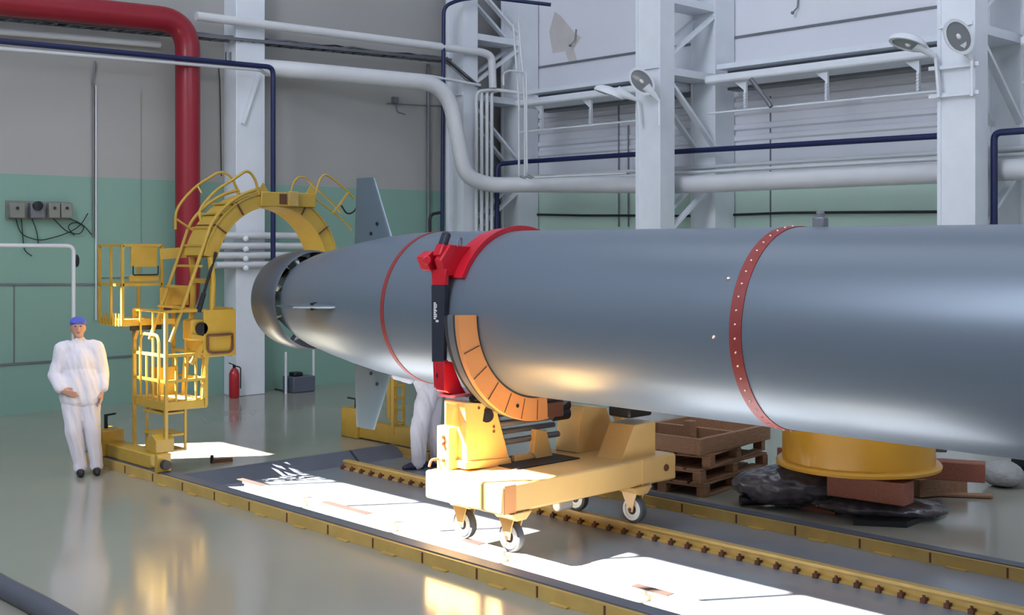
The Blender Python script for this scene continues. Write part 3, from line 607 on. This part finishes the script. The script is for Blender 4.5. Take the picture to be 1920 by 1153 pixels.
# ------------------------------------------------------------------ yellow arch gantry
gt = thing('work_gantry', 'tall yellow arch gantry with ladders and caged platforms straddling the torpedo tail', 'gantry', (7.7, 12.3, 0))
YN, YF = 12.0, 12.45; AC = (7.6, 2.2)
MB().arc(AC, YN, YF, .75, .765, 8, 168, 40).build('arch_inner_plate', 'yellow', gt)
MB().arc(AC, YN, YF, .905, .92, 8, 168, 40).build('arch_outer_plate', 'yellow', gt)
MB().arc(AC, YN + .012, YN + .03, .765, .905, 8, 168, 40).build('arch_side_plate', 'yellow', gt)
MB().arc(AC, YF - .03, YF - .012, .765, .905, 8, 168, 40).build('arch_side_plate', 'yellow', gt)
for a in (35, 60, 122, 145):
    t = math.radians(a); u = Vector((math.cos(t), 0, math.sin(t)))
    MB().bar(Vector((AC[0], YN + .002, AC[1])) + u * .76, Vector((AC[0], YN + .002, AC[1])) + u * .91, .012, .02, up=(0, 1, 0)).bar(Vector((AC[0], YN, AC[1])) + u * .924, Vector((AC[0], YF, AC[1])) + u * .924, .012, .012).build('joint_strap', 'rust', gt)
MB().box(7.42, 8.17, YN - .02, YF + .02, 2.95, 3.12).build('top_box', 'yellow', gt, bevel=.01)
MB().box(7.66, 7.76, YN - .024, YN - .01, 2.98, 3.10).build('access_opening', 'rust', gt)
MB().box(7.77, 7.90, YN - .06, YN - .02, 2.96, 3.13).build('access_cover', 'railyel', gt, bevel=.006)
for x in (7.46, 8.12): MB().prism([(x - .07, YN, 3.12), (x + .07, YN, 3.12), (x, YN, 3.22)], (0, .02, 0)).build('lifting_eye', 'yellow', gt)
def gtube(name, pts, r=.016, m='yellow', rad=.1, par=gt): return MB().tube(fillet(pts, rad), r, 8).build(name, m, par)
# ladder stiles following the arch, then down to the platform
for Y, sh in ((12.02, 0), (12.50, 0)):
    pts = [(7.42, Y, 3.10)]
    for a in (100, 112, 124, 136, 146): t = math.radians(a); pts.append((AC[0] + .97 * math.cos(t), Y, AC[1] + .97 * math.sin(t)))
    pts += [(6.44, Y, 1.79), (6.30, Y, 1.45)]
    gtube('ladder_stile', pts, .02, rad=.08)
for z, x in ((2.5, 6.765), (2.27, 6.66), (2.04, 6.55), (1.82, 6.45), (2.70, 6.86), (2.86, 6.97), (2.98, 7.12)):
    MB().box(x - .05, x + .03, 12.02, 12.50, z - .012, z + .012).build('ladder_tread', 'yellow', gt)
# hoop handrails
H1 = [(329, 430), (329, 396), (345, 372), (370, 347), (413, 321), (433, 330), (446, 357)]
H2 = [(378, 420), (373, 398), (380, 384), (405, 356), (440, 335), (464, 318), (478, 334), (486, 365)]
gtube('hoop_handrail', [AY(x, y, 12.5) for x, y in H1]); gtube('hoop_handrail', [AY(x, y, 12.0) for x, y in H2])
gtube('hoop_handrail', [AY(x, y, 12.45) for x, y in ((545, 362), (550, 342), (560, 331), (572, 333), (592, 352), (625, 382), (640, 400))], .013)
gtube('hoop_handrail', [AY(x, y, 12.0) for x, y in ((588, 390), (594, 352), (602, 332), (610, 327), (622, 334), (645, 352), (664, 372))], .013)
gtube('hoop_handrail', [AY(x, y, 12.0) for x, y in ((590, 372), (612, 388), (640, 410), (660, 432))], .012)
for p, q in (((330, 410), (362, 432)), ((370, 347), (378, 362))): gtube('handrail_stay', [AY(*p, 12.5), AY(*q, 12.45)], .012)
st_ = MB().bar(AY(626, 398, 11.95), AY(652, 362, 11.95), .02, .02).bar(AY(626, 398, 12.4), AY(652, 362, 12.4), .02, .02)
for k in (0, .5, 1): p, q = AY(626 + 26 * k, 398 - 36 * k, 11.95), AY(626 + 26 * k, 398 - 36 * k, 12.4); st_.bar(p, q, .04, .015)
st_.build('far_ladder', 'yellow', gt)
gtube('cable', [AY(640, 385, 12.1), AY(650, 402, 12.1), AY(664, 398, 12.1), AY(672, 380, 12.1)], .01, 'dark')
# black gas strut
gtube('gas_strut', [AY(405, 473, 12.0), AY(382, 550, 12.0)], .018, 'dark'); gtube('gas_strut_foot', [AY(382, 550, 12.0), AY(372, 585, 12.0)], .03, 'dark')
# right half: outer leg, right ladder and base
gtube('far_leg', [(8.50, 12.1, 2.35), (8.72, 12.1, 2.2), (9.3, 12.1, 1.5), (9.38, 12.1, .9), (9.38, 12.1, .3)], .05, rad=.3)
gtube('far_leg', [(8.50, 12.4, 2.35), (8.72, 12.4, 2.2), (9.3, 12.4, 1.5), (9.38, 12.4, .9), (9.38, 12.4, .3)], .05, rad=.3)
pl_ = MB().bar(AY(739, 700, 11.9), AY(739, 815, 11.9), .06, .06).bar(AY(739, 708, 11.9), AY(800, 712, 11.9), .06, .06).bar(AY(757, 708, 11.88), AY(757, 806, 11.88), .03, .03).build('far_post_frame', 'yellow', gt)
for py in (722, 745, 768, 792): MB().bar(AY(741, py, 11.86), AY(757, py, 11.86), .02, .03).build('far_rung', 'yellow', gt)
bb = MB().box(9.26, 9.42, 11.2, 12.85, .012, .24).build('far_base_beam', 'yellow', gt, bevel=.012)
MB().box(9.22, 9.45, 12.6, 12.95, .001, .38).build('far_wheel_box', 'yellow', gt, bevel=.012)
MB().cyl((9.34, 12.78, .38), (9.34, 12.78, .50), .022).bar((9.34, 12.78, .49), (9.26, 12.86, .51), .03, .02).build('far_jack_handle', 'dark', gt)
# near base beam, wheel boxes, jack
MB().box(6.03, 6.26, 11.95, 13.30, .112, .26).build('base_beam', 'yellow', gt, bevel=.012)
MB().box(5.99, 6.25, 13.0, 13.34, .112, .40).build('wheel_box', 'yellow', gt, bevel=.012)
MB().prism([(6.11, 11.98, .26), (6.11, 12.22, .26), (6.11, 12.18, .42), (6.11, 12.06, .46), (6.11, 11.98, .40)], (.22, 0, 0)).build('post_shoe', 'yellow', gt, bevel=.008)
MB().cyl((6.12, 13.2, .40), (6.12, 13.2, .56), .022).bar((6.12, 13.2, .55), (6.20, 13.12, .57), .03, .02).build('jack_handle', 'dark', gt)
MB().cyl((5.975, 13.1, .18), (6.01, 13.1, .18), .06).build('wheel', 'dark', gt)
# lower tower: four posts, cage, steps, platform
LX0, LX1, LY0, LY1 = 6.24, 6.72, 12.0, 12.74
for x, y in ((LX0, LY0), (LX0, LY1), (LX1, LY0), (LX1, LY1)):
    z0 = .26 if x < 6.4 else .72
    MB().bar((x, y, z0), (x, y, 1.79), .035, .035).build('post', 'yellow', gt)
pf = MB().box(LX0, LX1 + .02, LY0, LY1, .70, .80).build('lower_platform', 'yellow', gt, bevel=.008)
MB().box(LX0 + .02, LX1, LY0 + .02, LY1 - .02, .80, .812).build('platform_deck', 'railyel', pf)
for z in (1.78, 1.30, 1.02):
    m = MB(); m.bar((LX0, LY0, z), (LX0, LY1, z), .03, .03).bar((LX0, LY0, z), (LX1, LY0, z), .03, .03).bar((LX1, LY0, z), (LX1, LY1, z), .03, .03).build('cage_rail', 'yellow', gt)
for k in range(1, 5):
    MB().bar((LX0, LY0 + .74 * k / 5, .80), (LX0, LY0 + .74 * k / 5, 1.78 if k % 2 == 0 else 1.30), .02, .02).build('cage_bar', 'yellow', gt)
for k in range(1, 4): MB().bar((LX0 + .48 * k / 4, LY0, .80), (LX0 + .48 * k / 4, LY0, 1.30), .02, .02).build('cage_bar', 'yellow', gt)
MB().tube(fillet([(LX0 - .02, LY0 + .12, 1.02), (LX0 - .02, LY0 + .12, 1.52), (LX0 - .02, LY0 + .55, 1.52), (LX0 - .02, LY0 + .55, 1.02)], .1), .016, 8).build('gate_hoop', 'yellow', gt)
MB().box(LX1 - .3, LX1 - .05, LY1 - .2, LY1 - .02, .81, 1.12).build('side_kick_panel', 'yellow', gt)
for z in (.68, .44, .27):
    MB().box(LX0 - .02, LX0 + .26, LY0 + .02, LY0 + .5, z - .02, z).build('step', 'yellow', gt)
MB().bar((LX0 + .24, LY0 + .02, .26), (LX0 + .24, LY0 + .02, .7), .025, .025).build('step_post', 'yellow', gt)
MB().bar((LX0 + .02, LY0 + .48, .26), (LX0 + .02, LY0 + .48, .7), .025, .025).build('step_post', 'yellow', gt)
MB().cyl((LX0 + .42, LY0 - .03, 1.58), (LX0 + .42, LY0 + .05, 1.58), .07).build('winch_drum', 'dark', gt)
MB().box(LX0 + .30, LX0 + .5, LY0 - .0, LY0 + .2, 1.45, 1.68).build('winch_housing', 'yellow', gt, bevel=.02)
MB().bar((LX0 + .3, LY0, 1.50), (LX1 + .2, LY0, 1.42), .05, .05).bar((LX0 + .3, LY0, 1.20), (LX0 + .6, LY0, 1.60), .04, .04).build('brace', 'yellow', gt)
# curved leg from the arch foot down to the tower
for Y in (YN + .02, YF):
    gtube('arch_leg', [(AC[0] + .83 * math.cos(math.radians(168)), Y, AC[1] + .83 * math.sin(math.radians(168))), (6.82, Y, 2.1), (6.80, Y, 1.7), (6.72, Y, 1.2), (6.70, Y, .8)], .035, rad=.2)
MB().bar((6.82, YN, 2.1), (6.80, YF, 2.1), .05, .05).build('arch_foot_tie', 'yellow', gt)
# control panel plate at the right
pn = MB().box(6.68, 7.08, YN - .03, YN + .0, 1.26, 1.78).build('side_panel', 'yellow', gt, bevel=.006)
MB().tube(fillet([(6.72, YN - .05, 1.50), (6.72, YN - .05, 1.30), (7.03, YN - .05, 1.30), (7.03, YN - .05, 1.50)], .07) + [Vector((6.72, YN - .05, 1.50))], .014, 8).build('panel_handle', 'rust', pn)
for x in (6.70, 7.06): MB().bar((x, YN + .02, 1.26), (x, YN + .4, 1.26), .03, .03).bar((x, YN + .02, 1.78), (x, YN + .4, 1.78), .03, .03).build('panel_arm', 'yellow', gt)
MB().box(6.68, 7.08, YN + .38, YN + .41, 1.26, 1.62).build('rear_panel', 'yellow', gt)
# upper caged platform
UX0, UX1, UY0, UY1 = 6.03, 6.50, 12.6, 13.17
up_ = MB().box(UX0, UX1, UY0, UY1, 1.60, 1.68).build('upper_platform', 'yellow', gt, bevel=.008)
for x, y in ((UX0, UY0), (UX0, UY1), (UX1, UY0), (UX1, UY1)): MB().bar((x, y, 1.62), (x, y, 2.5), .03, .03).build('post', 'yellow', gt)
MB().bar((UX0, UY0 + .28, 1.62), (UX0, UY0 + .28, 2.5), .025, .025).build('post', 'yellow', gt)
for z in (2.5, 2.06): MB().bar((UX0, UY0, z), (UX0, UY1, z), .03, .03).bar((UX0, UY0, z), (UX1, UY0, z), .03, .03).bar((UX1, UY0, z), (UX1, UY1, z), .03, .03).bar((UX0, UY1, z), (UX1, UY1, z), .03, .03).build('cage_rail', 'yellow', gt)
for k in range(7): MB().bar((UX0 - .01, UY0 + .06 + k * .075, 1.60), (UX0 - .01, UY0 + .06 + k * .075, 1.74), .012, .012).build('toe_bar', 'yellow', gt)
MB().box(UX0 + .10, UX1 - .06, UY0 - .01, UY0 + .01, 2.26, 2.50).build('upper_panel', 'yellow', gt)
MB().box(UX0 + .08, UX1 - .04, UY0 - .01, UY0 + .01, 2.10, 2.17).build('upper_crossbar', 'yellow', gt)
MB().tube(fillet([(UX0 + .12, UY0 - .015, 2.27), (UX0 + .12, UY0 - .015, 2.17), (UX0 + .42, UY0 - .015, 2.17), (UX0 + .42, UY0 - .015, 2.27)], .02), .008, 6).build('panel_stay', 'dark', gt)
MB().bar((UX1, UY0, 1.64), (6.62, 12.5, 1.64), .06, .06).bar((UX0 + .2, UY0 + .02, 1.60), (LX0, LY1, 1.45), .04, .04).build('platform_strut', 'yellow', gt)
MB().box(UX0 + .1, UX1, UY0 + .0, UY0 + .02, 1.55, 1.60).build('underside_bar', 'dark', gt)
MB().bar((UX1 - .02, UY0, 1.92), (6.78, 12.5, 1.92), .03, .2).build('side_plate', 'yellow', gt)
MB().bar((UX1 - .02, UY0, 2.40), (6.75, 12.5, 2.42), .03, .12).build('side_plate', 'yellow', gt)

# ------------------------------------------------------------------ drum, timbers, wrapped bundle, pallets
dc = Vector((10.14, 5.94, 0))
t = thing('yellow_drum', 'large round yellow flanged drum lying on timbers under the torpedo', 'drum', (dc.x, dc.y, .44))
MB().lathe([(.44, .72), (.44, .75), (.465, .755), (.485, .74), (.49, .70)], dc, (0, 0, 1), 72).build('base_flange', 'drum', t)
MB().lathe([(.49, .695), (.95, .695), (.96, .66)], dc, (0, 0, 1), 72).build('drum_wall', 'drum', t)
a = Vector((.5, -.62, 0)).normalized(); MB().cyl(dc + a * .69 + Vector((0, 0, .62)), dc + a * .80 + Vector((0, 0, .62)), .05).build('port', 'grey', t)
def timber(p, q, w, h, label, m='wood2'):
    return tag(MB().bar(p, q, w, h).build('timber_beam', m, bevel=.008), label, 'timber')
timber(G(1560, 905, .30) + Vector((0, 0, .0)), G(1705, 925, .30), .22, .2, 'reddish timber beam under the drum, jutting out towards the middle rail')
timber(Vector((10.45, 6.85, .33)), Vector((11.2, 5.2, .33)), .2, .18, 'reddish timber beam passing under the back of the drum')
timber(Vector((11.1, 5.9, .10)), G(1800, 905, .1), .22, .18, 'orange brown timber block on the floor right of the drum', 'wood')
timber(G(1730, 925, .02) , G(1860, 930, .02) , .12, .03, 'thin board lying on the floor in front of the orange brown block', 'wood')
# wrapped bundle
from mathutils import noise
def bundle(c, rx, ry, rz, ang, seed, amp=.05):
    m = MB(); m.ball(c, rx, ry, rz, 96, Matrix.Rotation(ang, 3, 'Z')); c = Vector(c)
    for i, v in enumerate(m.v):
        p = v * 5 + Vector((seed, 0, 0)); k = noise.noise(p) * .10 + (1 - abs(noise.noise(p * 3.1)) * 2) * amp + noise.noise(p * 9) * .02
        m.v[i] = c + (v - c) * (.97 + k)
        if m.v[i].z < .006: m.v[i].z = .006
    return m
t = thing('wrapped_bundle', 'long bundle in crumpled dark plastic film on the floor under the drum', 'bundle', (9.75, 6.3, 0))
ang = math.atan2(-1.1, .62)
bundle((9.80, 6.50, .20), .50, .26, .20, ang, 3).build('film', 'film', t)
bundle((10.08, 5.68, .095), .60, .26, .095, ang, 5).build('film', 'film', t)
MB().box(9.84, 9.98, 6.0, 6.5, .0, .1).build('packing_board', 'wood2', t)
tag(MB().cyl(G(1388, 938, .06), G(1470, 936, .06), .05).build('black_tube', 'black'), 'end of a black tube poking out left of the wrapped bundle', 'tube')
c = G(1690, 962, .0); tag(MB().prism([G(1600, 985, .0), G(1700, 990, 0), G(1775, 960, 0), G(1760, 945, 0), G(1640, 960, 0)], (0, 0, .05)).build('black_board', 'black'), 'black flat board under the right end of the wrapped bundle', 'board')
# pallets
def pallet(c, ang, z, label, L=1.35, Wd=1.0):
    Rm = Matrix.Rotation(ang, 4, 'Z'); t = thing('wooden_pallet', label, 'pallet', (c[0], c[1], z), 'pallets stacked behind the cart')
    def bx(x0, x1, y0, y1, z0, z1, nm):
        m = MB(); m.box(x0, x1, y0, y1, z0, z1); m.v = [Rm @ v + Vector((c[0], c[1], z)) for v in m.v]; m.build(nm, 'wood', t, bevel=.004)
    for k in range(5): bx(-L / 2, L / 2, -Wd / 2 + k * Wd / 5 + .01, -Wd / 2 + (k + 1) * Wd / 5 - .025, .115, .137, 'top_board')
    for k in range(3): bx(-L / 2 + k * (L - .1) / 2, -L / 2 + k * (L - .1) / 2 + .1, -Wd / 2, Wd / 2, .095, .114, 'cross_board')
    for i in range(3):
        for k in range(3):
            x = -L / 2 + k * (L - .1) / 2; y = -Wd / 2 + i * (Wd - .1) / 2; bx(x, x + .1, y, y + .1, .022, .094, 'block')
    for k in range(3): bx(-L / 2, L / 2, -Wd / 2 + k * (Wd - .1) / 2, -Wd / 2 + k * (Wd - .1) / 2 + .1, 0, .021, 'bottom_board')
pc = (10.16, 7.88)
pallet(pc, .15, 0, 'wooden pallet lowest in the stack between cart and drum')
pallet(pc, .10, .14, 'wooden pallet second from the bottom of the stack')
pallet((pc[0] + .05, pc[1] + .02), .2, .28, 'wooden pallet third from the bottom of the stack')
t = thing('pallet_frame', 'brown timber frame with raised rim on top of the pallet stack', 'frame', (pc[0], pc[1], .42))
Rm = Matrix.Rotation(.08, 4, 'Z')
for x0, x1, y0, y1 in ((-.68, .68, -.52, -.46), (-.68, .68, .46, .52), (-.68, -.62, -.46, .46), (.62, .68, -.46, .46), (-.03, .03, -.46, .46)):
    m = MB(); m.box(x0, x1, y0, y1, 0, .16); m.v = [Rm @ v + Vector((pc[0], pc[1], .421)) for v in m.v]; m.build('side_board', 'wood', t, bevel=.004)
m = MB(); m.box(-.62, .62, -.46, .46, 0, .02); m.v = [Rm @ v + Vector((pc[0], pc[1], .43)) for v in m.v]; m.build('floor_board', 'wood', t)
tag(MB().box(10.0, 10.1, 7.8, 7.9, .451, .66).build('wood_block', 'wood', bevel=.005), 'short upright wood block standing in the timber frame on the pallets', 'block')
pallet((11.15, 7.15), .5, 0, 'wooden pallet on the floor in front of the pallet stack, next to the drum', 1.1, .7)
tag(MB().box(10.9, 11.35, 6.95, 7.35, .14, .34).build('wooden_crate', 'wood2', bevel=.008), 'low reddish wooden crate on the single pallet next to the drum', 'crate')
# sack at the right edge
c = G(1868, 915); m = bundle((c.x + .15, c.y + .0, .13), .26, .20, .14, .4, 9, .03); tag(m.build('grey_sack', 'bag'), 'pale grey sack on the floor near the right edge of the photo', 'sack')
c = G(1925, 895); t = thing('small_hand_cart', 'small dark trolley at the right edge of the photo, partly cut off', 'trolley', c)
MB().box(c.x - .05, c.x + .3, c.y - .15, c.y + .15, .12, .2).build('body', 'dark', t, bevel=.01); MB().cyl(c + Vector((.05, -.17, .07)), c + Vector((.05, -.14, .07)), .07).build('wheel', 'tyre', t)
MB().cyl(c + Vector((.05, .14, .07)), c + Vector((.05, .17, .07)), .07).build('wheel', 'tyre', t); MB().cyl(c + Vector((.25, -.17, .07)), c + Vector((.25, .17, .07)), .07).build('wheel', 'tyre', t)

# ------------------------------------------------------------------ people
def fused(name, prims, voxel, m, parent, xf, smooth=4):
    b = MB()
    for p in prims:
        if len(p) == 4:
            p0, r0, p1, r1 = p; b.tube([p0, p1], [r0, r1], 16); b.ball(p0, r0, seg=16); b.ball(p1, r1, seg=16)
        else:
            c, rr = p; b.ball(c, rr[0], rr[1], rr[2], 20)
    b.v = [xf @ v for v in b.v]
    off = originof(parent)
    me = bpy.data.meshes.new(name); me.from_pydata([v - off for v in b.v], [], b.f)
    bm = bmesh.new(); bm.from_mesh(me); bmesh.ops.remove_doubles(bm, verts=bm.verts, dist=1e-5); bmesh.ops.recalc_face_normals(bm, faces=bm.faces); bm.to_mesh(me); bm.free()
    o = bpy.data.objects.new(name, me); S.collection.objects.link(o)
    r = o.modifiers.new('r', 'REMESH'); r.mode = 'VOXEL'; r.voxel_size = voxel; s = o.modifiers.new('s', 'SMOOTH'); s.iterations = smooth; s.factor = .5
    bpy.context.view_layer.update(); dg = bpy.context.evaluated_depsgraph_get(); nm = bpy.data.meshes.new_from_object(o.evaluated_get(dg))
    o.modifiers.clear(); o.data = nm; nm.materials.clear(); nm.materials.append(M[m]); nm.polygons.foreach_set('use_smooth', [True] * len(nm.polygons))
    if m.startswith('cloth'):
        nr = [v.normal.copy() for v in nm.vertices]; cs_ = [v.co.copy() for v in nm.vertices]
        for i, c_ in enumerate(cs_):
            q = Vector((c_.x * 9, c_.y * 9, c_.z * 5 + 3 * math.sin(c_.x * 5))); cs_[i] = c_ + nr[i] * (noise.noise(q) * .014 + noise.noise(q * 2.3) * .006)
        nm.vertices.foreach_set('co', [x for c_ in cs_ for x in c_]); nm.update()
    o.parent = parent; return o
def hand(root, d, side, palm, curl=.5):
    # root wrist, d direction of the fingers, side = thumb direction, palm = direction the palm faces
    d, side, palm = Vector(d).normalized(), Vector(side).normalized(), Vector(palm).normalized(); root = Vector(root); P = []
    for k in (-1, 0, 1): P.append((root + side * k * .014, .018, root + d * .085 + side * k * .024, .014))
    for k, L in enumerate((.070, .080, .074, .056)):
        o = root + d * .09 + side * (.030 - k * .020); dd = d; r = .0085
        for j in range(3):
            dd = (dd + palm * curl * (.35 + .3 * j)).normalized(); q = o + dd * L * (.42, .32, .26)[j]; P.append((o, r, q, r * .9)); o = q; r *= .92
    o = root + d * .025 + side * .026; q = o + (side * .6 + d * .8 + palm * .3).normalized() * .04; P.append((o, .012, q, .010)); P.append((q, .010, q + (d + palm * .4 + side * .1).normalized() * .032, .008))
    return P
# standing worker at the left; local x = right in the photo, y = away from the camera
pl0 = G(150, 891); fwd = math.atan2(pl0.x, pl0.y)
XF = Matrix.Translation(pl0) @ Matrix.Rotation(-fwd, 4, 'Z')
t = thing('person', 'person in loose white work suit and blue cap walking at the far left', 'person', pl0)
V = Vector
hip = .87
Pb = [(V((-.01, .03, 1.40)), .055, V((-.015, .01, 1.52)), .052), ((-.02, .0, 1.61), (.074, .092, .108)), ((-.02, -.03, 1.565), (.056, .062, .060)), ((-.02, -.085, 1.53), (.03, .02, .022)),
      ((-.02, -.098, 1.598), (.013, .02, .020)), (V((-.02, -.09, 1.63)), .009, V((-.02, -.108, 1.59)), .011), ((-.094, .01, 1.595), (.010, .020, .032)), ((.054, .01, 1.595), (.010, .020, .032)),
      ((0, .02, 1.25), (.14, .08, .15)), (V((-.0, .02, 1.15)), .10, V((0, .02, .95)), .11)]
wl, wr = V((-.175, -.13, .94)), V((.225, -.03, .90))
Pb += [(V((-.25, -.0, 1.08)), .036, wl, .026), (V((.225, .03, 1.10)), .036, wr, .026)]
Pb += [(V((-.19, .02, 1.36)), .05, V((-.25, -.0, 1.08)), .04), (V((.18, .02, 1.36)), .05, V((.225, .03, 1.10)), .04), (V((-.17, .02, 1.37)), .06, V((.17, .02, 1.37)), .06)]
Pb += [(V((-.08, .02, .90)), .09, V((-.05, -.03, .48)), .055), (V((-.05, -.03, .48)), .055, V((.0, -.0, .10)), .04), (V((.08, .02, .90)), .09, V((.13, .0, .48)), .055), (V((.13, .0, .48)), .055, V((.165, .04, .10)), .04)]
Pb += hand(wl, (.9, -.25, -.35), (.1, -.2, 1), (.2, .9, 0), .5) + hand(wr, (-.1, -.25, -1), (-.2, -1, .2), (-1, 0, 0), .5)
body = fused('body', Pb, .0075, 'skin', t, XF, 3)
for s in (-1, 1):
    m = MB(); m.ball((-.02 + s * .028, -.086, 1.625), .010, .006, .006, 12); m.v = [XF @ v for v in m.v]; m.build('eye', 'eye', body)
m = MB(); m.ball((-.02, -.100, 1.556), .022, .006, .006, 12); m.v = [XF @ v for v in m.v]; m.build('mouth', 'lip', body)
fused('hair', [((-.02, .022, 1.625), (.078, .085, .085))], .01, 'hair', t, XF)
cp = fused('cap', [((-.02, .012, 1.665), (.088, .103, .062)), (V((-.075, -.085, 1.668)), .010, V((.035, -.085, 1.668)), .010), (V((-.05, -.12, 1.660)), .008, V((.01, -.12, 1.660)), .008)], .008, 'cap', t, XF)
Pc = [(V((-.13, .02, 1.385)), .085, V((.13, .02, 1.385)), .085), ((0, .02, 1.24), (.20, .135, .20)), ((0, .02, 1.08), (.19, .14, .20)), (V((-.06, .02, 1.0)), .15, V((-.06, .02, .86)), .155), (V((.08, .02, 1.0)), .14, V((.09, .02, .84)), .145),
      (V((-.17, .02, 1.37)), .095, V((-.255, .0, 1.10)), .074), (V((-.255, .0, 1.10)), .074, V((-.20, -.105, .965)), .062), (V((.17, .02, 1.37)), .092, V((.235, .03, 1.10)), .070), (V((.235, .03, 1.10)), .070, V((.228, -.02, .955)), .062), (V((0, .03, 1.40)), .085, V((-.01, .02, 1.455)), .072)]
fused('coat', Pc, .011, 'cloth', t, XF, 6)
Pt = [(V((-.085, .02, .90)), .125, V((-.065, -.02, .50)), .088), (V((-.065, -.02, .50)), .088, V((-.0, .0, .13)), .068), (V((.085, .02, .90)), .125, V((.13, .0, .50)), .088), (V((.13, .0, .50)), .088, V((.165, .04, .13)), .070), (V((-.0, .0, .13)), .070, V((.002, .0, .085)), .072), (V((.165, .04, .13)), .070, V((.167, .04, .085)), .072)]
fused('trousers', Pt, .010, 'cloth', t, XF, 5)
for x, y in ((.005, 0), (.172, .04)): fused('shoe', [(V((x, y + .03, .045)), .044, V((x, y - .10, .036)), .042), (V((x, y - .10, .036)), .042, V((x + .005, y - .15, .030)), .030)], .008, 'shoe', t, XF)
# worker bending behind the torpedo
p2 = G(790, 880, PZ); f2 = math.atan2(p2.x, p2.y); XF2 = Matrix.Translation(p2) @ Matrix.Rotation(-f2, 4, 'Z')
t = thing('person', 'person in white overalls and navy shoes leaning behind the torpedo, only the legs visible', 'person', p2)
hj = V((.10, .02, .93))
Pb = [(hj + V((-.0, -.08, 0)), .09, V((-.01, -.06, .50)), .055), (V((-.01, -.06, .50)), .055, V((-.03, 0, .10)), .04), (hj + V((.02, .09, 0)), .09, V((.13, .10, .50)), .055), (V((.13, .10, .50)), .055, V((.20, .16, .10)), .04),
      (hj, .14, V((-.05, 0, 1.30)), .15), (V((-.06, -.17, 1.36)), .055, V((-.06, .17, 1.36)), .055), (V((-.08, 0, 1.38)), .055, V((-.15, 0, 1.50)), .05), ((-.19, 0, 1.58), (.10, .075, .11)), ((-.285, 0, 1.565), (.02, .012, .018)), ((-.25, 0, 1.53), (.05, .05, .05)),
      ((-.185, -.078, 1.57), (.018, .01, .03)), ((-.185, .078, 1.57), (.018, .01, .03)), (V((-.06, -.17, 1.36)), .05, V((-.13, -.2, 1.08)), .04), (V((-.13, -.2, 1.08)), .038, V((-.33, -.16, 1.12)), .027), (V((-.06, .17, 1.36)), .05, V((-.13, .2, 1.08)), .04), (V((-.13, .2, 1.08)), .038, V((-.33, .16, 1.12)), .027)]
Pb += hand(V((-.33, -.16, 1.12)), (-1, 0, .1), (0, .2, 1), (0, 1, 0), .4) + hand(V((-.33, .16, 1.12)), (-1, 0, .1), (0, -.2, 1), (0, -1, 0), .4)
body = fused('body', Pb, .0085, 'skin', t, XF2, 3)
fused('cap', [((-.18, 0, 1.64), (.115, .09, .065))], .01, 'cap', t, XF2)
fused('overalls', [(hj + V((-.0, -.07, .02)), .135, V((-.02, -.06, .52)), .105), (V((-.02, -.06, .52)), .105, V((-.03, 0, .14)), .085), (V((-.03, 0, .14)), .085, V((-.03, 0, .08)), .083), (hj + V((.02, .07, .02)), .135, V((.13, .10, .50)), .10), (V((.13, .10, .50)), .10, V((.20, .16, .10)), .08),
      (hj, .155, V((.03, 0, 1.12)), .165), (V((.03, 0, 1.12)), .165, V((-.05, 0, 1.32)), .155), (V((-.05, -.15, 1.36)), .085, V((-.05, .15, 1.36)), .085), (V((-.06, -.17, 1.36)), .075, V((-.13, -.2, 1.08)), .065), (V((-.13, -.2, 1.08)), .062, V((-.29, -.16, 1.11)), .045), (V((-.06, .17, 1.36)), .075, V((-.13, .2, 1.08)), .065), (V((-.13, .2, 1.08)), .062, V((-.29, .16, 1.11)), .045)], .011, 'cloth2', t, XF2, 5)
for x, y in ((-.03, 0), (.20, .16)): fused('shoe', [(V((x + .04, y, .05)), .046, V((x - .10, y - .02, .04)), .042), (V((x - .10, y - .02, .04)), .042, V((x - .17, y - .04, .028)), .026)], .008, 'navy', t, XF2)
